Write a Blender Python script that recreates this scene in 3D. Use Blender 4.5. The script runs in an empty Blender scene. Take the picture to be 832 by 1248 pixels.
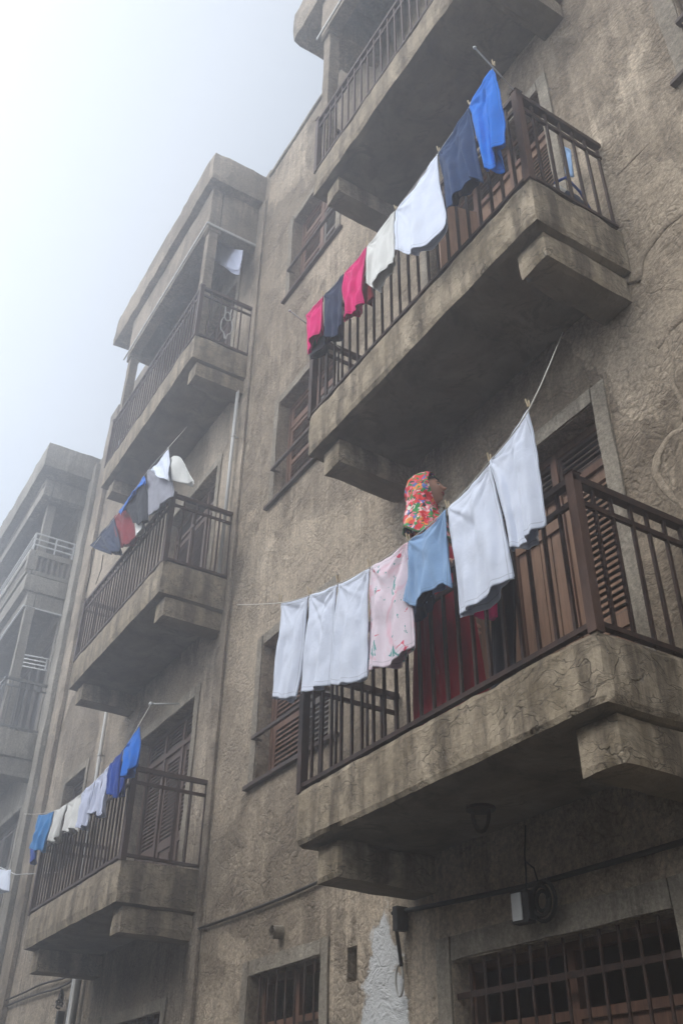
import bpy, math, random
import numpy as np
from mathutils import Vector, Matrix, noise
random.seed(7)
PI = math.pi
S = 0.9                      # survey units to metres
GZ = -1.6                    # ground level in survey units (eye at z = 0)
sc = bpy.context.scene
COL = sc.collection

# ------------------------------------------------------------------ survey: directions measured from the photograph
RC = ((0.5235394451522354, 0.8519100584084832, 0.012478050815101966),
      (-0.47973214175267087, 0.30685838023091694, -0.8220066950161985),
      (-0.704104766024975, 0.42436680697777573, 0.5693411030273525))
FPX = 1153.436
def P(u, v, y):
    """the point seen at pixel (u, v) that stands y in front of the eye plane (towards the facade)"""
    c = ((u-416)/FPX, (v-624)/FPX, 1.0)
    d = [sum(RC[i][k]*c[i] for i in range(3)) for k in range(3)]
    return Vector((d[0]/d[1]*y, y, d[2]/d[1]*y))

# ------------------------------------------------------------------ mesh builder
class MB:
    def __init__(s): s.v = []; s.f = []; s.uv = {}
    def quad(s, a, b, c, d):
        n = len(s.v); s.v += [Vector(p) for p in (a, b, c, d)]; s.f.append((n, n+1, n+2, n+3))
    def hexa(s, p):
        n = len(s.v); s.v += [Vector(q) for q in p]
        for f in ((0,3,2,1),(4,5,6,7),(0,1,5,4),(1,2,6,5),(2,3,7,6),(3,0,4,7)): s.f.append(tuple(n+i for i in f))
    def box(s, x0, x1, y0, y1, z0, z1):
        s.hexa([(x0,y0,z0),(x1,y0,z0),(x1,y1,z0),(x0,y1,z0),(x0,y0,z1),(x1,y0,z1),(x1,y1,z1),(x0,y1,z1)])
    def bar(s, a, b, w, h=None, up=(0,0,1)):
        h = h or w; a = Vector(a); b = Vector(b); d = (b-a).normalized(); up = Vector(up)
        if abs(d.dot(up)) > .95: up = Vector((0,1,0))
        r = d.cross(up).normalized(); u = r.cross(d)
        r *= w/2; u *= h/2
        s.hexa([a-r-u, a+r-u, b+r-u, b-r-u, a-r+u, a+r+u, b+r+u, b-r+u])
    def tube(s, pts, r, n=8, cap=True):
        pts = [Vector(p) for p in pts]; rs = r if isinstance(r, (list, tuple)) else [r]*len(pts)
        rings = []; up = Vector((0.13, 0.21, 1)).normalized(); prev = None
        for i, p in enumerate(pts):
            d = (pts[min(i+1, len(pts)-1)]-pts[max(i-1, 0)]).normalized()
            if prev is None:
                x = d.cross(up)
                if x.length < .1: x = d.cross(Vector((1,0,0)))
            else: x = prev-d*prev.dot(d)
            x.normalize(); prev = x; y = d.cross(x)
            base = len(s.v); rings.append(base)
            for k in range(n):
                a = 2*PI*k/n; s.v.append(p+(x*math.cos(a)+y*math.sin(a))*rs[i])
        for i in range(len(rings)-1):
            for k in range(n):
                s.f.append((rings[i]+k, rings[i]+(k+1) % n, rings[i+1]+(k+1) % n, rings[i+1]+k))
        if cap:
            s.f.append(tuple(rings[0]+k for k in reversed(range(n)))); s.f.append(tuple(rings[-1]+k for k in range(n)))
    def grid(s, fn, nu, nv, close_u=False):
        n = len(s.v)
        for j in range(nv+1):
            for i in range(nu+(0 if close_u else 1)): s.v.append(Vector(fn(i/nu, j/nv)))
        w = nu if close_u else nu+1
        for j in range(nv):
            for i in range(nu):
                i2 = (i+1) % nu if close_u else i+1
                s.f.append((n+j*w+i, n+j*w+i2, n+(j+1)*w+i2, n+(j+1)*w+i))
        return n
    def ball(s, c, r, nu=10, nv=7):
        c = Vector(c); r = Vector(r) if not isinstance(r, (int, float)) else Vector((r, r, r))
        s.grid(lambda u, v: (c.x+r.x*math.sin(PI*v)*math.cos(2*PI*u), c.y+r.y*math.sin(PI*v)*math.sin(2*PI*u), c.z+r.z*math.cos(PI*v)), nu, nv, True)
    def rough_box(s, x0, x1, y0, y1, z0, z1, cell=.06, amp=.008, seed=0, bev=.012):
        """box with subdivided faces and worn, wavy arrises"""
        def seg(a, b): return max(1, int(round((b-a)/cell)))
        def W(x, y, z):
            p = Vector((x, y, z)); q = p.copy()
            e = [min(abs(p[i]-a), abs(p[i]-b)) < 1e-6 for i, (a, b) in enumerate(((x0,x1),(y0,y1),(z0,z1)))]
            c = Vector(((x0+x1)/2, (y0+y1)/2, (z0+z1)/2))
            nv = noise.noise_vector(p*3.1+Vector((seed, 0, 0)))*amp*1.6+noise.noise_vector(p*11+Vector((0, seed, 0)))*amp
            q += nv
            if sum(e) >= 2:
                k = bev*(1+1.6*max(0, noise.noise(p*4.5+Vector((seed, 3, 1)))))
                for i in range(3):
                    if e[i]: q[i] += k*(1 if c[i] > p[i] else -1)
            return q
        nx, ny, nz = seg(x0, x1), seg(y0, y1), seg(z0, z1)
        L = lambda a, b, t: a+(b-a)*t
        s.grid(lambda u, v: W(L(x0,x1,u), y0, L(z0,z1,v)), nx, nz)
        s.grid(lambda u, v: W(L(x1,x0,u), y1, L(z0,z1,v)), nx, nz)
        s.grid(lambda u, v: W(x1, L(y0,y1,u), L(z0,z1,v)), ny, nz)
        s.grid(lambda u, v: W(x0, L(y1,y0,u), L(z0,z1,v)), ny, nz)
        s.grid(lambda u, v: W(L(x0,x1,u), L(y0,y1,v), z1), nx, ny)
        s.grid(lambda u, v: W(L(x0,x1,u), L(y1,y0,v), z0), nx, ny)

def wpos(o):
    p = Vector((0,0,0))
    while o is not None: p += o.location; o = o.parent
    return p
def build(name, mb, mat, parent=None, origin=None, smooth=False, label=None, cat=None, group=None, kind=None, merge=False):
    """link the collected faces as ONE mesh object whose origin is at its base"""
    vs = mb.v
    if origin is None:
        xs = [v.x for v in vs]; ys = [v.y for v in vs]; zs = [v.z for v in vs]
        origin = Vector(((min(xs)+max(xs))/2, (min(ys)+max(ys))/2, min(zs)))
    origin = Vector(origin)*S
    me = bpy.data.meshes.new(name)
    me.from_pydata([tuple(v*S-origin) for v in vs], [], mb.f)
    me.materials.append(mat)
    if mb.uv:
        at = me.color_attributes.new('tint', 'FLOAT_COLOR', 'POINT')
        for i, c in mb.uv.items(): at.data[i].color = c
    if merge:
        import bmesh
        bm = bmesh.new(); bm.from_mesh(me); bmesh.ops.remove_doubles(bm, verts=bm.verts, dist=1e-4)
        bmesh.ops.recalc_face_normals(bm, faces=bm.faces); bm.to_mesh(me); bm.free()
    if smooth:
        for p in me.polygons: p.use_smooth = True
    o = bpy.data.objects.new(name, me); COL.objects.link(o)
    o.location = origin-(wpos(parent) if parent else Vector((0,0,0)))
    o.parent = parent
    for k, v in (('label', label), ('category', cat), ('group', group), ('kind', kind)):
        if v: o[k] = v
    return o
def thing(name, loc, label, cat, group=None):
    o = bpy.data.objects.new(name, None); COL.objects.link(o); o.location = Vector(loc)*S
    o.empty_display_size = .1; o['label'] = label; o['category'] = cat
    if group: o['group'] = group
    return o

# ------------------------------------------------------------------ materials
def mat(name, rough=.8):
    m = bpy.data.materials.new(name); m.use_nodes = True; nt = m.node_tree
    b = nt.nodes['Principled BSDF']; b.inputs['Roughness'].default_value = rough
    b.inputs['Specular IOR Level'].default_value = .3
    return m, nt, b
class NB:
    def __init__(s, nt): s.nt = nt; s.N = nt.nodes; s.L = nt.links
    def n(s, t, **k):
        o = s.N.new(t)
        for a, b in k.items(): setattr(o, a, b)
        return o
    def link(s, a, b): s.L.new(a, b)
    def coords(s, scale=(1,1,1), rot=(0,0,0), kind='Object'):
        t = s.n('ShaderNodeTexCoord'); m = s.n('ShaderNodeMapping'); m.inputs['Scale'].default_value = scale
        m.inputs['Rotation'].default_value = rot
        s.link(t.outputs[kind], m.inputs[0]); return m.outputs[0]
    def noise(s, vec, scale, detail=4, rough=.55, dist=0):
        o = s.n('ShaderNodeTexNoise'); o.inputs['Scale'].default_value = scale; o.inputs['Detail'].default_value = detail
        o.inputs['Roughness'].default_value = rough; o.inputs['Distortion'].default_value = dist
        s.link(vec, o.inputs['Vector']); return o.outputs[0]
    def voro(s, vec, scale, feat='F1', rnd=1):
        o = s.n('ShaderNodeTexVoronoi', feature=feat); o.inputs['Scale'].default_value = scale
        o.inputs['Randomness'].default_value = rnd
        s.link(vec, o.inputs['Vector']); return o
    def ramp(s, fac, stops, interp='LINEAR'):
        o = s.n('ShaderNodeValToRGB'); r = o.color_ramp; r.interpolation = interp
        while len(r.elements) < len(stops): r.elements.new(.5)
        for e, (p, c) in zip(r.elements, stops):
            e.position = p; e.color = c if len(c) == 4 else (*c, 1)
        s.link(fac, o.inputs[0]); return o.outputs[0]
    def mix(s, fac, a, b, mode='MIX'):
        o = s.n('ShaderNodeMix', data_type='RGBA', blend_type=mode)
        for sock, val in ((o.inputs[0], fac), (o.inputs[6], a), (o.inputs[7], b)):
            if isinstance(val, (int, float)): sock.default_value = val
            elif isinstance(val, tuple): sock.default_value = (*val, 1) if len(val) == 3 else val
            else: s.link(val, sock)
        return o.outputs[2]
    def math(s, op, a, b=0, c=0):
        o = s.n('ShaderNodeMath', operation=op)
        for i, val in enumerate((a, b, c)):
            if isinstance(val, (int, float)): o.inputs[i].default_value = val
            else: s.link(val, o.inputs[i])
        return o.outputs[0]
    def vadd(s, a, b, k=1):
        q = s.n('ShaderNodeVectorMath', operation='SCALE'); s.link(b, q.inputs[0]); q.inputs['Scale'].default_value = k
        o = s.n('ShaderNodeVectorMath', operation='ADD'); s.link(a, o.inputs[0]); s.link(q.outputs[0], o.inputs[1]); return o.outputs[0]
    def bump(s, h, strength, dist, prev=None):
        o = s.n('ShaderNodeBump'); o.inputs['Strength'].default_value = strength; o.inputs['Distance'].default_value = dist
        s.link(h, o.inputs['Height'])
        if prev: s.link(prev, o.inputs['Normal'])
        return o.outputs[0]
W3 = lambda v: (v, v, v)

def stucco(name, c1, c2, c3, peel=False, crack=.5, lump=1.0, zdark=None):
    """hand-thrown render: pebbly crackle, smooth trowelled passages, rain streaks, stains"""
    m, nt, b = mat(name, .92); q = NB(nt)
    co = q.coords()
    wn = q.n('ShaderNodeTexNoise'); wn.inputs['Scale'].default_value = 2.3; wn.inputs['Detail'].default_value = 3
    q.link(co, wn.inputs['Vector'])
    cw = q.vadd(co, wn.outputs['Color'], .35)
    wn2 = q.n('ShaderNodeTexNoise'); wn2.inputs['Scale'].default_value = 14; wn2.inputs['Detail'].default_value = 2
    q.link(co, wn2.inputs['Vector'])
    cw2 = q.vadd(cw, wn2.outputs['Color'], .05)
    big = q.noise(co, .55, 5, .6, .4)
    med = q.noise(co, 2.6, 6, .65, .6)
    fine = q.noise(co, 38, 5, .7)
    stc = q.coords((7, 7, .55)); streak = q.noise(stc, 1.0, 5, .65, .3)
    col = q.mix(q.ramp(big, [(.32, W3(0)), (.66, W3(1))]), c1, c2)
    col = q.mix(q.ramp(med, [(.45, W3(0)), (.66, W3(.9))]), col, c3)
    col = q.mix(q.ramp(streak, [(.45, W3(0)), (.66, W3(.5))]), col, tuple(x*.52 for x in c1))
    st2 = q.noise(q.coords((16, 16, .8)), 1.0, 4, .6, .2); col = q.mix(q.math('MULTIPLY', q.ramp(st2, [(.5, W3(0)), (.6, W3(.7))]), q.ramp(big, [(.45, W3(0)), (.6, W3(1))])), col, tuple(min(.6, x*1.35) for x in c2))
    pale = q.ramp(q.noise(q.coords((1.6, 1.6, .8)), 1.7, 6, .7, .9), [(.56, W3(0)), (.66, W3(.5))])
    col = q.mix(pale, col, tuple(min(.6, x*1.45) for x in c2))
    # repaired patches of another tint, with ragged borders
    pc = q.voro(q.vadd(cw, wn2.outputs['Color'], .12), .75); ps = q.n('ShaderNodeSeparateColor'); q.link(pc.outputs['Color'], ps.inputs[0])
    col = q.mix(q.ramp(ps.outputs[0], [(.0, W3(.32)), (.3, W3(0)), (.72, W3(0)), (.74, W3(.38))], 'CONSTANT'), col, q.mix(q.ramp(ps.outputs[1], [(.5, W3(0)), (.51, W3(1))]), tuple(min(.6, x*1.3) for x in c2), c3))
    fine2 = q.noise(co, 95, 3, .7)
    col = q.mix(1.0, col, q.ramp(fine2, [(.25, W3(.75)), (.75, W3(1.2))]), 'MULTIPLY')
    col = q.mix(1.0, col, q.ramp(fine, [(.28, W3(.5)), (.7, W3(1.3))]), 'MULTIPLY')
    # crackle
    v1 = q.voro(cw2, 15, 'DISTANCE_TO_EDGE'); v2 = q.voro(cw, 6.0, 'DISTANCE_TO_EDGE')
    rough_mask = q.ramp(q.noise(co, 1.3, 4, .6, .7), [(.44, W3(.0)), (.56, W3(1))])
    line1 = q.ramp(v1.outputs['Distance'], [(.0, W3(0)), (.10, W3(1))])
    line2 = q.ramp(v2.outputs['Distance'], [(.0, W3(0)), (.035, W3(1))])
    crackm = q.math('MULTIPLY', q.math('SUBTRACT', 1.0, line1), rough_mask)
    col = q.mix(q.math('MULTIPLY', crackm, .55*crack), col, tuple(x*.25 for x in c1))
    l2m = q.math('MULTIPLY', q.math('SUBTRACT', 1.0, line2), q.ramp(med, [(.5, W3(0)), (.6, W3(1))]))
    col = q.mix(q.math('MULTIPLY', l2m, .8*crack), col, tuple(x*.2 for x in c1))
    if peel:
        pz = q.n('ShaderNodeNewGeometry'); sp = q.n('ShaderNodeSeparateXYZ'); q.link(pz.outputs['Position'], sp.inputs[0])
        # white limewash left where the render has come away, near the foot of the wall
        dx = q.math('DIVIDE', q.math('SUBTRACT', sp.outputs[0], -5.52), .30)
        dz = q.math('DIVIDE', q.math('SUBTRACT', sp.outputs[2], .62), .80)
        rr = q.math('ADD', q.math('MULTIPLY', dx, dx), q.math('MULTIPLY', dz, dz))
        rr = q.math('ADD', rr, q.math('MULTIPLY', q.noise(co, 3.5, 6, .7, .6), 2.6))
        pm = q.ramp(rr, [(.455, W3(1)), (.475, W3(0))]); pm_in = pm
        peelm = None
        mr = q.n('ShaderNodeMapRange'); mr.inputs['From Min'].default_value = 2.1; mr.inputs['From Max'].default_value = 1.95
        q.link(rr, mr.inputs['Value'])
        col = q.mix(mr.outputs[0], col, q.mix(fine, (.46, .46, .45), (.68, .68, .66)))
    q.link(col, b.inputs['Base Color'])
    if peel: rough_mask = q.math('MULTIPLY', rough_mask, q.math('SUBTRACT', 1, mr.outputs[0]))
    h1 = q.math('MULTIPLY', q.ramp(v1.outputs['Distance'], [(0, W3(0)), (.25, W3(1))]), rough_mask)
    h2 = q.ramp(v2.outputs['Distance'], [(0, W3(0)), (.06, W3(1))])
    n = q.bump(med, .55*lump, .05)
    n = q.bump(h1, .5*lump, .012, n)
    n = q.bump(q.math('MULTIPLY', h2, q.ramp(med, [(.5, W3(0)), (.6, W3(1))])), .5*lump, .012, n)
    n = q.bump(q.noise(co, 12, 5, .65, .5), .5, .02, n); n = q.bump(fine, .7, .008, n)
    q.link(n, b.inputs['Normal'])
    return m

def rockface(name, c1, c2, dark, moss=0.0):
    """slab edges: long flaking cracks"""
    m, nt, b = mat(name, .93); q = NB(nt)
    co = q.coords(); wn = q.n('ShaderNodeTexNoise'); wn.inputs['Scale'].default_value = 3; wn.inputs['Detail'].default_value = 4
    q.link(co, wn.inputs['Vector']); cw = q.vadd(co, wn.outputs['Color'], .45)
    mp = q.n('ShaderNodeMapping'); mp.inputs['Scale'].default_value = (.75, .75, 3.6); mp.inputs['Rotation'].default_value = (0, .35, 0); q.link(cw, mp.inputs[0])
    v = q.voro(mp.outputs[0], 5.0, 'DISTANCE_TO_EDGE'); v2 = q.voro(mp.outputs[0], 17, 'DISTANCE_TO_EDGE')
    n1 = q.noise(co, 2.2, 6, .65, .5); n2 = q.noise(co, 30, 5, .7); n3 = q.noise(co, 7, 5, .6, .4)
    col = q.mix(q.ramp(n1, [(.35, W3(0)), (.65, W3(1))]), c1, c2)
    col = q.mix(q.ramp(n3, [(.5, W3(0)), (.75, W3(.7))]), col, dark)
    st = q.noise(q.coords((6, 6, .9)), 1, 5, .65); col = q.mix(q.ramp(st, [(.44, W3(0)), (.62, W3(.85))]), col, dark)
    if moss: col = q.mix(q.ramp(q.noise(co, 1.3, 5, .7), [(.55, W3(0)), (.7, W3(moss))]), col, (.16, .12, .06))
    col = q.mix(1.0, col, q.ramp(n2, [(.25, W3(.65)), (.75, W3(1.22))]), 'MULTIPLY')
    l1 = q.ramp(v.outputs['Distance'], [(0, W3(1)), (.03, W3(0))]); l2 = q.ramp(v2.outputs['Distance'], [(0, W3(1)), (.06, W3(0))])
    mk = q.ramp(n3, [(.42, W3(0)), (.55, W3(1))])
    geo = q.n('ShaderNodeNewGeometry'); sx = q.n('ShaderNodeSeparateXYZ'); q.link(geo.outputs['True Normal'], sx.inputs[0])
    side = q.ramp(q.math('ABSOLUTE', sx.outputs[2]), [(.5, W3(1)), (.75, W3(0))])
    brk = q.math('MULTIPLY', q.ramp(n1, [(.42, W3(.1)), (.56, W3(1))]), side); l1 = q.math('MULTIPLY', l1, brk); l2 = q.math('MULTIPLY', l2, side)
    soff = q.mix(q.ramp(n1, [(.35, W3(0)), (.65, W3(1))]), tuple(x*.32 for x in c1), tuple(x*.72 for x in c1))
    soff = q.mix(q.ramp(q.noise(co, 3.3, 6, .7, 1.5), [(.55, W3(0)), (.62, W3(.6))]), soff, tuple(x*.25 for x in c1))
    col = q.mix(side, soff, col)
    col = q.mix(q.math('MULTIPLY', l1, .75), col, tuple(x*.2 for x in c1))
    col = q.mix(q.math('MULTIPLY', q.math('MULTIPLY', l2, mk), .6), col, tuple(x*.25 for x in c1))
    q.link(col, b.inputs['Base Color'])
    n = q.bump(n1, .5, .04); n = q.bump(q.math('SUBTRACT', 1, l1), .6, .010, n)
    n = q.bump(q.math('SUBTRACT', 1, q.math('MULTIPLY', l2, mk)), .5, .005, n); n = q.bump(n3, .5, .02, n); n = q.bump(n2, .7, .006, n)
    q.link(n, b.inputs['Normal']); return m

def simple(name, c1, c2, scale=8, rough=.7, stretch=(1,1,1), bs=.3, bd=.004, metal=0, detail=5):
    m, nt, b = mat(name, rough); q = NB(nt); co = q.coords(stretch)
    n1 = q.noise(co, scale, detail, .6, .3)
    q.link(q.mix(q.ramp(n1, [(.32, W3(0)), (.68, W3(1))]), c1, c2), b.inputs['Base Color'])
    q.link(q.bump(q.noise(co, scale*4, 4, .6), bs, bd), b.inputs['Normal']); b.inputs['Metallic'].default_value = metal
    return m
def cloth_mat(name, c, c2=None, trans=.12, pattern=None):
    m, nt, b = mat(name, .9); q = NB(nt); co = q.coords()
    b.inputs['Specular IOR Level'].default_value = .1
    b.inputs['Sheen Weight'].default_value = .15
    c2 = c2 or tuple(x*.86 for x in c)
    col = q.mix(q.ramp(q.noise(co, 5, 4, .6), [(.3, W3(0)), (.7, W3(1))]), c, c2)
    if pattern == 'floral_pink':
        k = q.ramp(q.noise(co, 3.4, 3, .5, 1.2), [(.50, W3(0)), (.60, W3(.7))]); col = q.mix(k, col, (.78, .36, .44))
        k = q.ramp(q.noise(co, 8.5, 3, .6, 1.5), [(.64, W3(0)), (.67, W3(1))]); col = q.mix(k, col, (.70, .10, .16))
        cc = q.coords(kind='Object', rot=(.3, .7, 0)); k = q.ramp(q.noise(cc, 6.5, 3, .65, 2.2), [(.60, W3(0)), (.62, W3(.95))]); col = q.mix(k, col, (.04, .33, .30))
    at_ = q.n('ShaderNodeAttribute', attribute_name='tint'); su = q.n('ShaderNodeSeparateColor'); q.link(at_.outputs['Color'], su.inputs[0])
    seam = None
    for ch, pos, wd in ((0, .045, .008), (0, .955, .008), (1, .955, .005), (1, .035, .005)):
        k = q.ramp(q.math('DIVIDE', q.math('ABSOLUTE', q.math('SUBTRACT', su.outputs[ch], pos)), wd), [(.6, W3(1)), (1, W3(0))])
        seam = k if seam is None else q.math('MAXIMUM', seam, k)
    col = q.mix(q.math('MULTIPLY', seam, .45), col, tuple(x*.45 for x in c))
    q.link(col, b.inputs['Base Color'])
    weave = q.noise(co, 22, 5, .65, .6); n = q.bump(weave, .35, .012); n = q.bump(q.noise(co, 320, 2, .5), .2, .001, n)
    q.link(n, b.inputs['Normal'])
    tr = q.n('ShaderNodeBsdfTranslucent'); q.link(col, tr.inputs['Color']); q.link(n, tr.inputs['Normal'])
    mx = q.n('ShaderNodeMixShader'); mx.inputs[0].default_value = trans
    out = nt.nodes['Material Output']; q.link(b.outputs[0], mx.inputs[1]); q.link(tr.outputs[0], mx.inputs[2]); q.link(mx.outputs[0], out.inputs[0])
    return m
def wood(name, c1, c2, rough=.62):
    m, nt, b = mat(name, rough); q = NB(nt); co = q.coords((14, 14, 1.1))
    n1 = q.noise(co, 2.4, 6, .65, .7); n2 = q.noise(q.coords((3, 3, 1)), 2, 5, .7)
    col = q.mix(q.ramp(n1, [(.3, W3(0)), (.7, W3(1))]), c1, c2)
    col = q.mix(q.ramp(n2, [(.5, W3(0)), (.75, W3(.6))]), col, tuple(x*.35 for x in c1))
    q.link(col, b.inputs['Base Color']); q.link(q.bump(n1, .5, .006), b.inputs['Normal']); return m

M = {}
M['wallA'] = stucco('stucco_near', (.262, .208, .148), (.395, .322, .238), (.148, .114, .080), peel=True)
M['wallB'] = stucco('stucco_middle', (.258, .208, .153), (.375, .31, .235), (.150, .118, .086), lump=.9)
M['wallC'] = stucco('stucco_far', (.26, .235, .195), (.33, .30, .25), (.20, .175, .14), lump=.6, crack=.25)
M['trim'] = stucco('smooth_render_trim', (.25, .215, .165), (.33, .29, .23), (.18, .15, .115), crack=.15, lump=.35)
M['slab'] = rockface('slab_edge_render', (.31, .25, .172), (.48, .395, .285), (.095, .074, .052), moss=.5)
M['slabB'] = rockface('slab_edge_render_plain', (.29, .235, .165), (.41, .335, .24), (.12, .095, .068))
M['rail'] = simple('rusty_dark_iron', (.022, .014, .012), (.065, .034, .024), 22, .65, bs=.5, bd=.003, metal=.2)
M['rust'] = simple('rusty_brown_post', (.055, .029, .021), (.115, .064, .045), 16, .7, stretch=(1, 1, .3), bs=.6, bd=.004)
M['railB'] = simple('brown_painted_iron', (.045, .027, .022), (.085, .050, .038), 18, .6, bs=.4, bd=.003, metal=.1)
M['railC'] = simple('grey_painted_iron', (.10, .095, .09), (.16, .15, .14), 18, .6)
M['wood'] = wood('weathered_brown_wood', (.085, .040, .026), (.18, .095, .060))
M['wood2'] = wood('dry_brown_planks', (.14, .075, .045), (.25, .15, .095))
M['woodB'] = wood('dark_brown_wood', (.055, .031, .022), (.115, .070, .050))
M['dwood'] = wood('dark_shutter_wood', (.030, .018, .014), (.062, .036, .027))
M['gwood'] = wood('greyed_shutter_wood', (.075, .062, .052), (.13, .11, .095))
M['floor'] = simple('balcony_floor', (.14, .12, .095), (.2, .17, .14), 6)
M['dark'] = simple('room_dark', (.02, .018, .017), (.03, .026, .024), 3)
M['white_metal'] = simple('white_painted_metal', (.55, .55, .53), (.68, .68, .66), 12, .5)
M['pipe'] = simple('pale_pipe', (.38, .37, .34), (.52, .51, .48), 9, .5, stretch=(1, 1, .2))
M['gpipe'] = simple('grey_steel_pipe', (.17, .165, .155), (.27, .265, .25), 9, .45, stretch=(1, 1, .2), metal=.4)
M['cable'] = simple('black_rubber_cable', (.012, .011, .010), (.03, .027, .025), 10, .6)
M['rope'] = simple('pale_cord', (.48, .45, .40), (.62, .59, .53), 60, .9)
M['peg'] = simple('wooden_peg', (.42, .33, .20), (.55, .44, .28), 40, .7)
M['asphalt'] = simple('asphalt', (.045, .044, .043), (.065, .063, .06), 12, .9)
M['white'] = cloth_mat('white_cotton', (.77, .81, .90), (.71, .755, .86))
M['white2'] = cloth_mat('cream_cotton', (.78, .77, .72), (.70, .69, .65))
M['lav'] = cloth_mat('pale_lavender_cotton', (.68, .71, .85), (.62, .66, .81))
M['grey'] = cloth_mat('grey_cotton', (.32, .32, .36), (.28, .28, .32), trans=.15)
M['pinkflor'] = cloth_mat('pink_printed_cotton', (.82, .74, .79), (.80, .66, .72), pattern='floral_pink')
M['sky'] = cloth_mat('light_blue_denim', (.30, .45, .66), (.23, .37, .58))
M['blue'] = cloth_mat('bright_blue_cotton', (.015, .19, .70), (.012, .15, .60))
M['blue2'] = cloth_mat('sky_blue_towelling', (.04, .26, .60), (.03, .21, .52))
M['royal'] = cloth_mat('royal_blue_cotton', (.02, .08, .38), (.02, .06, .30))
M['navy'] = cloth_mat('navy_cotton', (.018, .033, .075), (.014, .025, .058), trans=.1)
M['black'] = cloth_mat('black_cotton', (.010, .011, .017), (.014, .015, .022), trans=.05)
M['magenta'] = cloth_mat('hot_pink_cotton', (.78, .012, .19), (.66, .01, .15))
M['red'] = cloth_mat('dark_red_cotton', (.24, .012, .022), (.17, .01, .018), trans=.1)
M['dress'] = cloth_mat('crimson_dress', (.32, .008, .022), (.23, .006, .016), trans=.05)
M['orange'] = cloth_mat('orange_cotton', (.62, .20, .03), (.52, .16, .025), trans=.05)
M['pinksleeve'] = cloth_mat('pale_pink_cotton', (.74, .45, .50), (.66, .36, .42), trans=.05)
M['green'] = cloth_mat('green_cotton', (.05, .20, .06), (.03, .13, .04), trans=.05)

# ------------------------------------------------------------------ setting: street
g = MB(); g.box(-90, 60, -60, 3.6, GZ-.2, GZ)
build('road', g, M['asphalt'], kind='structure')
g = MB(); g.box(-90, 60, 3.6, 4.6, GZ-.2, GZ+.12)
build('pavement', g, simple('pavement_concrete', (.2, .19, .17), (.28, .26, .24), 5), kind='structure')
g = MB(); g.box(-90, 60, 4.6, 60, GZ-.25, GZ-.004)
build('ground', g, simple('packed_earth', (.14, .12, .09), (.2, .17, .13), 3), kind='structure')

# ------------------------------------------------------------------ buildings
WY, FY = 4.1, 3.2
def shell(name, x0, x1, z1, openings, m, parent, depth=7, floors=(2.2, 5.7, 9.4)):
    mb = MB(); yf = WY; z0 = GZ
    xs = sorted({x0, x1, *[o[0] for o in openings], *[o[1] for o in openings]})
    zs = sorted({z0, z1, *[o[2] for o in openings], *[o[3] for o in openings]})
    def refine(a):
        out = [a[0]]
        for p, q_ in zip(a, a[1:]):
            k = max(1, int((q_-p)/.5))
            out += [p+(q_-p)*(i+1)/k for i in range(k)]
        return out
    xs = refine(xs); zs = refine(zs)
    for i in range(len(xs)-1):
        for j in range(len(zs)-1):
            cx, cz = (xs[i]+xs[i+1])/2, (zs[j]+zs[j+1])/2
            if any(o[0] < cx < o[1] and o[2] < cz < o[3] for o in openings): continue
            mb.quad((xs[i], yf, zs[j]), (xs[i+1], yf, zs[j]), (xs[i+1], yf, zs[j+1]), (xs[i], yf, zs[j+1]))
    t = yf+.26
    for a, b_, c, d in openings:
        mb.quad((a,yf,c),(a,yf,d),(a,t,d),(a,t,c)); mb.quad((b_,yf,d),(b_,yf,c),(b_,t,c),(b_,t,d))
        mb.quad((a,yf,d),(b_,yf,d),(b_,t,d),(a,t,d)); mb.quad((b_,yf,c),(a,yf,c),(a,t,c),(b_,t,c))
    mb.quad((x0,yf,z0),(x0,yf,z1),(x0,yf+depth,z1),(x0,yf+depth,z0)); mb.quad((x1,yf,z1),(x1,yf,z0),(x1,yf+depth,z0),(x1,yf+depth,z1))
    mb.quad((x0,yf+depth,z0),(x0,yf+depth,z1),(x1,yf+depth,z1),(x1,yf+depth,z0))
    mb.quad((x0,yf,z1-.3),(x1,yf,z1-.3),(x1,yf+depth,z1-.3),(x0,yf+depth,z1-.3))
    w = build('wall', mb, m, parent)
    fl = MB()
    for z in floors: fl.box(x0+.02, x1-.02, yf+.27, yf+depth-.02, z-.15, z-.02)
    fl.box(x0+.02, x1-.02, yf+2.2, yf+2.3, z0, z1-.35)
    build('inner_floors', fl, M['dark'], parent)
    return w
def louvre(name, x0, x1, z0, z1, y, parent, m, n=None, mid=None, st=.055, th=.035, label=None):
    mb = MB(); n = n or int((z1-z0)/.055)
    mb.box(x0, x0+st, y, y+th, z0, z1); mb.box(x1-st, x1, y, y+th, z0, z1)
    mb.box(x0+st, x1-st, y+.002, y+th, z0, z0+st*1.3); mb.box(x0+st, x1-st, y+.002, y+th, z1-st, z1)
    segs = [(z0+st*1.3, z1-st)]
    if mid is not None:
        mb.box(x0+st, x1-st, y+.002, y+th, mid-st/2, mid+st/2); segs = [(z0+st*1.3, mid-st/2), (mid+st/2, z1-st)]
    for a, b_ in segs:
        k = max(2, int((b_-a)/.05))
        for i in range(k):
            z = a+(b_-a)*(i+.5)/k; j = random.uniform(-.004, .004); dz = random.uniform(-.006, .006) if random.random() < .3 else 0
            mb.hexa([(x0+st, y+.004+j, z-.022), (x1-st, y+.004+j, z-.022+dz), (x1-st, y+.028+j, z+.012+dz), (x0+st, y+.028+j, z+.012),
                     (x0+st, y+.004+j, z-.014), (x1-st, y+.004+j, z-.014+dz), (x1-st, y+.028+j, z+.020+dz), (x0+st, y+.028+j, z+.020)])
    return build(name, mb, m, parent, label=label)
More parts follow.
